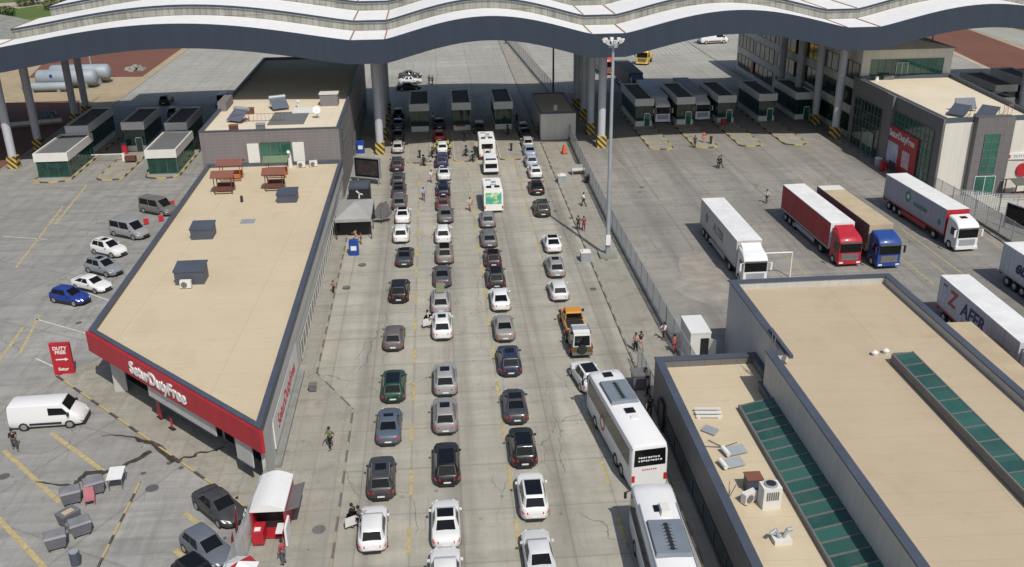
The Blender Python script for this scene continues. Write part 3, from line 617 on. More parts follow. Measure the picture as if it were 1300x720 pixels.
p = G(992, 688, 3.5); t = thing('exhaust_unit', 'small pale exhaust block with twisted steel pipes near the bottom edge', 'exhaust', p, .05)
MB().box(-.5, .5, -.3, .3, 0, .3).build('base', M['offwhite'], t); MB().cyl((-.15, 0, .3), (-.35, .1, .8), .1).cyl((.1, 0, .3), (.3, .1, .7), .1).cyl((.3, .1, .7), (.6, .1, .75), .12).cyl((-.35, .1, .8), (-.7, 0, .6), .1).build('pipe', M['steel'], t)
o = MB().bar((-1.2, 0, .05), (.2, -.3, .08), .03).bar((.2, -.3, .08), (1.3, .2, .05), .03).bar((.2, -.3, .08), (-.5, .6, .1), .03).build('loose_cable', M['walldark']); o.location = G(912, 566, 3.5); tag(o, 'thin dark cables lying loose on the tan annex roof', 'cable')
o = MB().bar((0, 0, 0), (-.4, .2, .9), .025).bar((0, 0, 0), (.5, .3, .7), .025).bar((0, 0, 0), (0, .1, 1.1), .02).build('roof_antenna', M['brownwood']); o.location = G(925, 632, 3.5); tag(o, 'thin brown branching antenna beside the annex parapet', 'antenna')
tag(MB().box(19.7, 23.2, 66.0, 68.2, .02, .9).build('cable_pit', M['coping']), 'low dark blue skip in the corner behind the annex and the tall hall', 'skip')
# ================================================================== RIGHT DUTY FREE
E_P = [(61.3, 111.2), (65.3, 111.2), (65.3, 110.6), (68.2, 110.6), (68.2, 111.8), (92, 111.8), (92, 118), (79, 138), (61.3, 138)]
dfE = thing('duty_free_building', 'cream and grey two storey duty free building with red poster window on the right', 'building')
MB().prism([(61.3, 111.2), (66, 111.2), (73.3, 111.6), (75.6, 137.9), (61.3, 137.9)], 0, 9.2).build('wall', M['wallcream'], dfE)
mb = MB().box(61.0, 61.3, 111.1, 124.6, 0, 9.7).box(61.0, 61.3, 125.6, 138, 0, 9.7)
mb.box(60.6, 61.0, 124.0, 126.2, 0, 9.8); mb.build('grey_frame', M['walldark'], dfE)
MB().prism([(61.7, 111.6), (72.9, 112.0), (75.2, 137.5), (61.7, 137.5)], 9.2, 9.25).build('roof', M['roofcream'], dfE)
mb = MB(); ring(mb, [(61.28, 111.15), (73.35, 111.55), (75.65, 137.95), (61.28, 137.95)], .45, 9.201, 9.75); mb.build('parapet_coping', M['coping'], dfE)
glazing('glass_wall', (61.0, 136.6), (61.0, 127.6), .3, 7.2, 8, 5, dfE, glass=M['green_glass_dark'], frame=M['walldark'])
gw = glazing('glass_wall', (61.0, 123.8), (61.0, 112.9), 1.2, 7.9, 10, 7, dfE, glass=M['green_glass'], frame=M['walldark'])
glazing('entrance_door', (60.9, 132.6), (60.9, 129), .2, 3.4, 2, 1, dfE, glass=M['green_glass'], frame=M['steel'])
ps = MB().box(60.72, 60.86, 116.0, 124.7, .6, 5.9).build('shop_poster', M['red'], dfE, label='large red shop poster over the glass')
text('SeturDutyFree', 1.28, M['white'], ps, 'poster_letters', .02, .02, face_mat((60.70, 120.4, 5.0), (0, -1, 0), (0, 0, 1)), spacing=.95)
MB().box(60.66, 60.715, 120.9, 124.4, .9, 3.9).build('pale_picture', flat('pale_print', (.42, .44, .55), .5, 0, .35, .9), ps); MB().box(60.62, 60.655, 120.9, 122.9, .8, 1.4).build('dark_caption', M['navy'], ps)
MB().box(60.66, 60.715, 117.6, 119.6, 1.4, 3.6).build('pale_picture', flat('pink_print', (.60, .42, .46), .5, 0, .4, 1.4), ps)
tw = MB().box(64.9, 69.6, 110.3, 111.6, 0, 9.95).build('stair_tower', M['walldark'], dfE)
glazing('tower_window', (66.1, 110.3), (68.0, 110.3), 2.9, 7.9, 2, 5, tw, off=.05)
glazing('entrance_door', (65.7, 110.3), (68.3, 110.3), .1, 2.6, 2, 1, tw, frame=M['white'], off=.07)
MB().box(69.9, 73.2, 111.3, 111.55, 4.3, 5.1).build('wall_sign', M['offwhite'], dfE, label='long white sign with small red emblem'); MB().box(70.0, 70.4, 111.24, 111.3, 4.5, 4.9).build('emblem', M['red'], dfE)
text('DUTY FREE', .42, M['dumpster'], dfE, 'sign_letters', .0, .01, face_mat((71.9, 111.29, 4.7), (1, 0, 0), (0, 0, 1)))
MB().cyl((72.4, 111.55, 2.9), (72.4, 111.3, 2.9), .85, .85, 20).build('round_sign', M['red'], dfE)
# end wall above roof + terminal block behind, under the canopy
term = thing('terminal_block', 'three storey office block with window bands behind the truck booths', 'building')
MB().box(61.4, 75.6, 160, 196.2, 0, 13.4).build('wall', M['wallblock'], term); MB().box(62.0, 75.6, 138.2, 159.99, 0, 13.4).build('wall', M['wallcream'], term)
glazing('terrace_window', (63.4, 138.2), (74.3, 138.2), 9.3, 12.0, 10, 2, term); glazing('terrace_door', (67.2, 138.1), (68.9, 138.1), 9.3, 11.5, 2, 1, term, frame=M['white'])
for y0, y1 in ((138.6, 159.6),):
    for z0 in (1.0, 4.9, 8.8): glazing('ribbon_window', (62.0, y1), (62.0, y0), z0, z0 + 2.5, 8, 1, term, glass=M['green_glass_dark'], frame=M['black'])
for y0, y1 in ((160.5, 172), (174, 184.5), (186, 195)):
    for z0 in (1.0, 4.9, 8.8): glazing('ribbon_window', (61.4, y1), (61.4, y0), z0, z0 + 2.5, 4, 1, term, glass=M['green_glass_dark'], frame=M['black'])
MB().box(61.1, 61.3, 184.6, 185.9, 1.2, 3.4).build('red_banner', M['red'], term)
mb = MB(); mb.add([(61.5, 138.0, 13.42), (76, 138.0, 13.42), (69, 138.0, 15.0), (61.5, 165, 13.42), (76, 165, 13.42), (69, 165, 15.0)], [(0, 1, 2), (3, 5, 4), (0, 2, 5, 3), (1, 4, 5, 2), (0, 3, 4, 1)]); mb.build('roof', M['walldark'], term)
solar_heater('dark solar heater panels in front on the duty free roof by the stair tower', 67.6, 113.2, 9.25, -.9, None, False)
solar_heater('dark solar heater panels behind the front ones on the duty free roof', 64.6, 114.4, 9.25, -.9, None, False)
t = solar_heater('wide dark panel standing upright rearmost on the duty free roof', 66.6, 116.8, 9.25, .0, None, False); t.scale = (1.2, .5, 1.2)
mb = MB()
for k in range(3): mb.bar((69.5 + k * 1.1, 113 + k * .9, 9.2), (69.5 + k * 1.1, 113 + k * .9, 11.0 - k * .3), .03); mb.bar((69.3 + k, 112.6 + k, 10.2), (70.6 + k, 114 + k, 10.4), .03)
tag(mb.build('pipe_frame', M['rust']), 'rusty bent pipe frame beside the roof panels of the duty free building', 'pipes')
tag(MB().box(65.0, 66.6, 137.0, 137.6, 9.2, 9.9).build('roof_bench', M['walldark']), 'dark bench below the terrace window', 'bench')
tag(MB().cyl((63.9, 136.8, 9.2), (63.9, 136.8, 9.9), .3, .2, 10).build('roof_drum', M['white']), 'small white drum below the left end of the terrace window', 'drum')
# ================================================================== BOOTHS
def booth(label, x0, x1, y0, y1, h, kind, grp):
    t = thing('checkpoint_booth', label, 'booth', ((x0 + x1) / 2, y0, 0), 0, grp); W = (x1 - x0) / 2; L = y1 - y0
    bb = 1.05; top = h - 1.15
    MB().box(-W + .08, W - .08, .08, L - .08, 0.15, bb if kind != 'glass' else .25).build('base_wall', M['offwhite'], t)
    MB().box(-W + .16, W - .16, .16, L - .16, bb if kind != 'glass' else .25, top).build('interior', M['black'], t)
    g = MB().box(-W + .1, W - .1, .10, L - .1, bb if kind != 'glass' else .25, top).build('glass_band', M['green_glass_dark'] if kind != 'glass' else M['booth_glass'], t)
    f = MB(); n = 3
    for i in range(n + 1): x = -W + .1 + (2 * W - .2) * i / n; f.box(x - .04, x + .04, .05, .098, .25 if kind == 'glass' else bb, top)
    m_ = int(L / 1.3)
    for i in range(m_ + 1):
        y = .1 + (L - .2) * i / m_
        for s_ in (-1, 1): f.box(s_ * (W - .1) - .045, s_ * (W - .1) + .045, y - .04, y + .04, .25 if kind == 'glass' else bb, top)
    for zz in (.25 if kind == 'glass' else bb, top - .02):
        ring(f, [(-W + .04, .04), (W - .04, .04), (W - .04, L - .04), (-W + .04, L - .04)], .08, zz - .05, zz + .03)
    f.build('window_frame', M['green_glass'], g)
    r = MB(); ring(r, [(-W - .12, -.12), (W + .12, -.12), (W + .12, L + .12), (-W - .12, L + .12)], .22, top, h); r.build('roof_fascia', M['offwhite'], t)
    MB().box(-W + .1, W - .1, .1, L - .1, top + .002, h - .22).build('roof', M['roofgrey'], t)
    MB().box(.1, .95, .0, .07, .2, 2.15).build('door', M['green_glass'] if kind == 'truck' else M['walldark'], t) if kind == 'truck' else None
    if kind == 'truck': MB().box(.02, .1, -.02, .05, .2, 2.3).box(.95, 1.03, -.02, .05, .2, 2.3).box(.02, 1.03, -.02, .05, 2.15, 2.3).build('door_frame', M['white'], t)
    if kind == 'red': MB().box(-1.0, .55, .0, .07, .8, 1.04).build('red_notice', M['red'], t)
    return t
gA, gB, gC = 'passport booths in the shade of the canopy', 'truck booths in the shade of the canopy', 'booths of the left checkpoint'
booth('leftmost of the three passport booths at the head of the car queues', -4.4, -1.5, 151.6, 162, 4.6, 'plain', gA)
booth('middle passport booth with a red notice on its front', 2.3, 5.1, 151.6, 162, 4.6, 'red', gA)
booth('rightmost of the three passport booths behind the white motorhome', 8.9, 11.7, 151.4, 162, 4.6, 'plain', gA)
for i, (x, lab) in enumerate(((31.3, 'truck booth nearest the tall light mast'), (38.05, 'truck booth between the two waiting white trucks'), (44.8, 'third truck booth from the left with a red box at its door'), (51.6, 'fourth truck booth from the left, second from the terminal block'), (58.0 - .2, 'rightmost truck booth partly behind the canopy columns'))):
    booth(lab, x, x + 2.8, 150.4 + i * .3, 162.5, 4.6, 'truck', gB)
booth('low glass booth with lit grey roof nearest the striped columns at far left', -54.9, -50.6, 132.5, 143.2, 3.6, 'glass', gC)
booth('shaded booth joined behind the far left low glass booth', -54.3, -51.2, 143.9, 156, 4.6, 'plain', gC)
booth('middle shaded booth with a white framed door in the left checkpoint', -46.7, -43.6, 145.2, 155, 4.6, 'truck', gC)
booth('low glass booth with lit grey roof nearest the office block', -40.1, -36.1, 132.4, 142.8, 3.6, 'glass', gC)
booth('shaded booth behind the low glass booth nearest the office block', -40.1, -37.1, 144, 154.5, 4.6, 'plain', gC)
booth('low booth nearest behind the right duty free building', 87.9, 92.2, 147.8, 152, 3.6, 'plain', 'booths behind the right duty free building')
booth('tall shaded booth joined behind the low one beyond the duty free building', 91.8, 95.4, 152.7, 164, 4.6, 'plain', 'booths behind the right duty free building')
booth('booth at the right edge of the picture behind the duty free building', 99, 102.5, 157, 167, 4.6, 'plain', 'booths behind the right duty free building')
# islands with rounded striped noses
def island(x0, x1, y0, y1, plain=False):
    W = (x1 - x0) / 2; cx = (x0 + x1) / 2; pts = [(cx + W * math.cos(t), y0 + W * .55 + W * .55 * math.sin(t)) for t in [PI + PI * i / 10 for i in range(11)]] + [(x1, y1), (x0, y1)]
    mb = MB(); ring(mb, pts, .2, 0.004, .16, 2 if plain else 0)
    if plain:
        for i in range(10):
            (xa, ya), (xb, yb) = pts[i], pts[i + 1]; k = 1 - .22 / W
            mb.slab((xa, ya - .01, .168), (xb, yb - .01, .168), (cx + (xb - cx) * k, yb + .22, .168), (cx + (xa - cx) * k, ya + .22, .168), .10, 0)
    _, inn = inset(pts, .19); mb.prism(inn, .004, .14, 1)
    return struct(mb.build('island_kerb', [M['kerbisland'], M['walk'], M['kerbplain']]))
M['kerbisland'] = stripes('island_black_yellow', (.03, .03, .028), (.46, .33, .08), 2.4, 'X', 0, .45, both=True)
for x in (-2.95, 3.7, 10.3): island(x - 1.75, x + 1.75, 133.6, 163, True)
for i, x in enumerate((32.7, 39.45, 46.2, 53.0)): island(x - 1.8, x + 1.8, 136.6, 163.5)
island(-46.9, -43.2, 130.6, 156); island(-40.5, -35.7, 130.6, 156); island(-55.3, -50.2, 130.4, 157)
for x, y, lab in ((-2.9, 136.2, 'small dark barrier post on the left queue island'), (10.5, 138.4, 'small dark barrier post on the right queue island'), (40.4, 138.6, 'dark barrier post on the second truck island')):
    mb = MB().box(-.14, .14, -.14, .14, .14, 1.1).box(-.2, .2, -.2, .2, 1.1, 1.25); o = mb.build('barrier_post', M['black']); o.location = (x, y, 0); tag(o, lab, 'post', 'barrier posts on the islands')
def redbox(x, y, lab, h=1.0, name='red_cabinet'):
    t = thing(name, lab, 'cabinet', (x, y, .14)); MB().box(-.35, .35, -.3, .3, 0, h).build('body', M['red'], t); MB().box(-.4, .4, -.35, .35, h, h + .08).build('lid', M['walldark'], t); return t
redbox(-46.5, 144.1, 'red cabinet at the front corner of the middle left booth', 1.5); redbox(45.6, 150.1, 'red cabinet beside the third truck booth door', .8); redbox(59.6, 122.3, 'red cabinet below the duty free poster', 1.3)
t = thing('gate_barrier', 'closed boom barrier with a red trolley on the left checkpoint island', 'barrier', (-45.6, 140.2, .14))
MB().box(-.2, .2, -.2, .2, 0, 1.1).build('motor_box', M['white'], t); MB().box(-.2, -4.5, -.05, .05, .95, 1.07).build('boom', M['offwhite'], t); MB().box(.5, 2.0, -1.4, -.6, .3, .9).build('trolley', M['brownwood'], t)
# ================================================================== CARS
def tint(o): o['tint'] = 1; return o
def lerp(a, b, t): return tuple(x + (y - x) * t for x, y in zip(a, b))
# per type: L, W, H, belt, stations (y from rear 0..L : top z, halfwidth factor), greenhouse (rear base y, rear roof y, front roof y, cowl y), side window split
TYPES = {
 'sedan': dict(L=4.65, W=1.82, H=1.44, st=[(0, .62, .80), (.06, .86, .90), (.35, .99, .97), (.95, 1.02, 1), (1.9, .96, 1), (3.1, .94, 1), (3.45, .92, .99), (4.1, .80, .96), (4.5, .68, .88), (4.65, .50, .76)], gh=(.75, 1.45, 2.65, 3.40)),
 'coupe': dict(L=4.6, W=1.84, H=1.40, st=[(0, .62, .80), (.06, .90, .90), (.3, 1.0, .97), (.8, 1.02, 1), (1.9, .94, 1), (3.1, .92, 1), (3.4, .90, .99), (4.1, .78, .96), (4.45, .66, .88), (4.6, .50, .76)], gh=(.35, 1.35, 2.6, 3.35)),
 'hatch': dict(L=4.2, W=1.79, H=1.48, st=[(0, .55, .82), (.05, .80, .92), (.2, .98, .97), (.9, 1.0, 1), (1.9, .96, 1), (2.75, .95, 1), (3.1, .93, .99), (3.7, .84, .96), (4.05, .70, .88), (4.2, .50, .76)], gh=(.08, .60, 2.25, 3.05)),
 'suv': dict(L=4.5, W=1.86, H=1.66, st=[(0, .60, .84), (.05, .90, .93), (.2, 1.10, .98), (.9, 1.12, 1), (1.9, 1.08, 1), (3.0, 1.06, 1), (3.4, 1.04, .99), (4.05, .96, .97), (4.38, .82, .90), (4.5, .60, .80)], gh=(.10, .55, 2.45, 3.25)),
 'wagon': dict(L=4.75, W=1.84, H=1.50, st=[(0, .58, .82), (.05, .84, .92), (.2, 1.0, .97), (.9, 1.02, 1), (1.9, .98, 1), (3.15, .96, 1), (3.5, .94, .99), (4.2, .83, .96), (4.6, .70, .88), (4.75, .50, .76)], gh=(.10, .70, 2.75, 3.5)),
 'van': dict(L=5.1, W=1.95, H=1.95, st=[(0, .60, .90), (.05, .95, .96), (.2, 1.15, 1), (.9, 1.18, 1), (2.5, 1.16, 1), (3.8, 1.12, 1), (4.2, 1.10, .99), (4.7, .98, .96), (4.98, .80, .90), (5.1, .60, .80)], gh=(.06, .22, 3.35, 4.15)),
}
def rings_at(st, L, W, zb=.22):
    out = []
    def top(y):
        for a, b in zip(st, st[1:]):
            if a[0] <= y <= b[0]: return a[1] + (b[1] - a[1]) * (y - a[0]) / (b[0] - a[0])
        return st[-1][1]
    ys = sorted(set([0, .03, .09, .18, .32, .5, .75, 1.05] + [s[0] for s in st[4:-4]] + [L - v for v in (0, .03, .1, .2, .36, .58, .85, 1.2)]))
    for y in ys:
        dr, df = min(1, y / .62), min(1, (L - y) / .95)
        k = min((1 - (1 - dr) ** 2.6 * .36), (1 - (1 - df) ** 2.4 * .42)); k *= 1 - .02 * (1 - min(1, abs(y - L / 2) / 1.2)) ; zt = top(y)
        hw = W / 2 * k; yy = y - L / 2; low = zb + (.10 if y < .1 or y > L - .2 else 0)
        half = [(hw * .86, low), (hw * .985, low + .08), (hw, low + (zt - low) * .5), (hw * .975, zt - (zt - low) * .18), (hw * .90, zt - .015), (hw * .70, zt + .012)]
        pts = [(x, yy, z) for x, z in half] + [(0, yy, zt + .03)] + [(-x, yy, z) for x, z in half[::-1]]
        out.append(pts)
    return out
def make_car(kind, roof='p', open_door=False):
    T = TYPES[kind]; L, W, H = T['L'], T['W'], T['H']; r0, r1, f1, f0 = [v - L / 2 for v in T['gh']]
    t = bpy.data.objects.new('parked_car', None); C.objects.link(t); t.empty_display_size = .3
    body = tint(MB().loft(rings_at(T['st'], L, W)).build('body', M['paint'], t, smooth=50, fix=True))
    def zt(y): 
        s = T['st']; yy = y + L / 2
        for a, b in zip(s, s[1:]):
            if a[0] <= yy <= b[0]: return a[1] + (b[1] - a[1]) * (yy - a[0]) / (b[0] - a[0])
        return s[-1][1]
    zr, zf = zt(r0) - .04, zt(f0) - .03; hw = W / 2
    bw, tw_ = hw * .90, hw * .69
    if kind == 'van': tw_ = hw * .82
    base = [(-bw * .80, r0, zr), (bw * .80, r0, zr), (bw, r0 + .35, zr), (bw, f0 - .6, zf), (bw * .76, f0, zf), (-bw * .76, f0, zf), (-bw, f0 - .6, zf), (-bw, r0 + .35, zr)]
    top = [(-tw_ * .86, r1, H - .06), (tw_ * .86, r1, H - .06), (tw_, r1 + .2, H - .05), (tw_, f1 - .2, H - .03), (tw_ * .92, f1, H - .06), (-tw_ * .92, f1, H - .06), (-tw_, f1 - .2, H - .03), (-tw_, r1 + .2, H - .05)]
    top2 = [(x * .86, y + (.10 if y < 0 else -.12) * (1 if abs(y) > .1 else 0), H) for x, y, z in top]
    midr = [lerp(a, b, .9) for a, b in zip(base, top)]
    g = MB().loft([base, midr, top, top2]); cabin = tint(g.build('roof_shell', M['paint'], t, smooth=38, fix=True))
    def pane(name, a, b, c, d, s=(.06, .94, .10, .90), off=.012):
        """a,b along the base, c,d along the top (c above b)"""
        a, b, c, d = map(Vector, (a, b, c, d)); P = lambda u, v: (a.lerp(b, u)).lerp(d.lerp(c, u), v); n = (b - a).cross(d - a).normalized() * off
        q = [P(s[0], s[2]) + n, P(s[1], s[2]) + n, P(s[1], s[3]) + n, P(s[0], s[3]) + n]
        return MB().slab(*q, off).build(name, M['glass'], t)
    pane('rear_window', base[0], base[1], top[1], top[0], (.03, .97, .12, .92)); pane('windscreen', base[4], base[5], top[5], top[4], (.03, .97, .06, .95))
    ym = (r0 + f0) / 2 + .1
    for s in (1, -1):
        b0, b1, t0, t1 = (base[2], base[3], top[2], top[3]) if s == 1 else (base[7], base[6], top[7], top[6])
        for u0, u1 in ((.02, .48), (.52, .98)):
            if s == 1: pane('side_window', b0, b1, t1, t0, (u0, u1, .10, .93))
            else: pane('side_window', b1, b0, t0, t1, (1 - u1, 1 - u0, .10, .93))
    z = H + .004
    if roof == 'g': MB().box(-tw_ * .82, tw_ * .82, r1 + .16, f1 - .16, z - .02, z + .012).build('glass_roof', M['glass'], t)
    if roof in 's': MB().box(-tw_ * .58, tw_ * .58, (r1 + f1) / 2 - .05, f1 - .25, z - .02, z + .012).build('sunroof', M['glass'], t)
    if roof == 'c': MB().box(-tw_ * .62, tw_ * .62, r1 + .45, f1 - .3, z - .02, z + .012).build('sunroof', M['glass'], t)
    if roof == 'b':
        MB().loft([[(-.42, -.2 + r1 * .3, z + .1), (.42, -.2 + r1 * .3, z + .1), (.42, 1.15, z + .1), (-.42, 1.15, z + .1)], [(-.40, -.15 + r1 * .3, z + .42), (.40, -.15 + r1 * .3, z + .42), (.36, 1.0, z + .38), (-.36, 1.0, z + .38)]]).build('roof_box', flat('olive_box', (.20, .20, .12), .5), t)
        MB().bar((-.6, 0, z + .06), (.6, 0, z + .06), .03).bar((-.6, .9, z + .06), (.6, .9, z + .06), .03).build('roof_bar', M['chrome'], t)
    if kind in ('suv', 'wagon') and roof != 'g':
        for s in (1, -1): MB().bar((s * tw_ * .93, r1 + .15, H + .03), (s * tw_ * .93, f1 - .25, H + .03), .025).build('roof_rail', M['chrome'], t)
    # lamps, plate, mirrors, trim
    y0 = -L / 2; hz = T['st'][1][1] - .12
    for s in (1, -1):
        def corner(pts, name, mat):
            q = [(s * hw * a, yy, z_) for a, yy, z_ in pts]
            MB().slab(*(q if s > 0 else [q[1], q[0], q[3], q[2]]), .08).build(name, mat, t)
        corner([(.50, y0 - .03, hz - .08), (.90, y0 + .15, hz - .10), (.95, y0 + .30, hz + .07), (.52, y0 + .02, hz + .06)], 'tail_light', M['red_light'])
        q = [(s * hw * a, L / 2 - b_, c_) for a, b_, c_ in ((.50, .00, .60), (.90, .34, .62), (.95, .60, .77), (.54, .16, .73))]
        MB().slab(*(q if s < 0 else [q[1], q[0], q[3], q[2]]), .08).build('headlight', M['head_light'], t)
        tint(MB().loft([[(s * hw * .96, f0 - .52, zf + .05), (s * hw * .96, f0 - .34, zf + .05), (s * hw * .96, f0 - .34, zf + .16), (s * hw * .96, f0 - .52, zf + .16)], [(s * (hw + .13), f0 - .50, zf + .05), (s * (hw + .13), f0 - .40, zf + .05), (s * (hw + .13), f0 - .40, zf + .16), (s * (hw + .13), f0 - .50, zf + .16)]]).build('mirror', M['paint'], t, fix=True))
    MB().box(-.24, .24, y0 - .03, y0 + .02, .44, .54).build('number_plate', M['white'], t)
    MB().box(-hw * .60, hw * .60, y0 - .02, y0 + .1, .22, .38).build('rear_bumper', M['black'], t)
    MB().box(-hw * .45, hw * .45, L / 2 - .06, L / 2 + .012, .34, .56).build('grille', M['black'], t)
    for s in (1, -1): MB().box(s * hw * .93 - .05, s * hw * .93 + .05, -L / 2 + .55, L / 2 - .75, .15, .40).build('sill_shade', M['black'], t)  # black strip at sill height, stands in for contact shade under the car sides
    # wheels
    wb = L * .29; rr = .33 if kind not in ('suv', 'van') else .36
    for s in (1, -1):
        for yy in (-wb - .05, wb + .02):
            MB().cyl((s * (hw - .18), yy, rr), (s * (hw + .006), yy, rr), rr + .055, rr + .055, 20).build('wheel_arch', M['black'], t) if False else None
            wv = MB().cyl((s * (hw - .24), yy, rr), (s * (hw + .018), yy, rr), rr, rr, 18).build('wheel', M['rubber'], t, smooth=40)
            MB().cyl((s * (hw + .019), yy, rr), (s * (hw + .028), yy, rr), rr * .66, rr * .58, 12).build('rim', M['chrome'], wv)
    if open_door:
        d = tint(MB().slab((-hw * .98, .85, .32), (-hw - .85, .45, .32), (-hw - .82, .45, 1.0), (-hw * .97, .85, 1.0), .06).build('open_door', M['paint'], t))
        MB().slab((-hw * .97, .82, 1.02), (-hw - .78, .44, 1.02), (-hw - .60, .48, 1.38), (-hw * .90, .7, 1.38), .02).build('pane', M['glass'], d)
    return t
PROTO = {}
def car(kind, roof, col, label, loc, rz=0, group='cars queueing towards the passport booths', name='queueing_car', cat='car', open_door=False):
    key = (kind, roof, open_door)
    if key not in PROTO: PROTO[key] = make_car(kind, roof, open_door); o = PROTO[key]
    else: o = copy_tree(PROTO[key])
    o.name = name; k_ = random.uniform(.97, 1.03); o.scale = (random.uniform(.975, 1.015), k_, random.uniform(.97, 1.04)); o.location = (loc[0], loc[1], 0); o.rotation_euler = (0, 0, rz)
    for ch in o.children_recursive:
        if ch.get('tint'): ch.color = (*col, 1)
    return tag(o, label, cat, group)
WH, WH2 = (.62, .62, .61), (.53, .54, .54); SIL = (.36, .36, .35); GR = (.09, .09, .094); DG = (.036, .038, .041); BK = (.008, .008, .010)
BG = (.07, .095, .125); GB = (.006, .045, .03); NV = (.007, .013, .045); RB = (.10, .03, .025); BR = (.20, .18, .16); RED = (.35, .02, .02); LB = (.30, .36, .42); BLU = (.008, .03, .20)
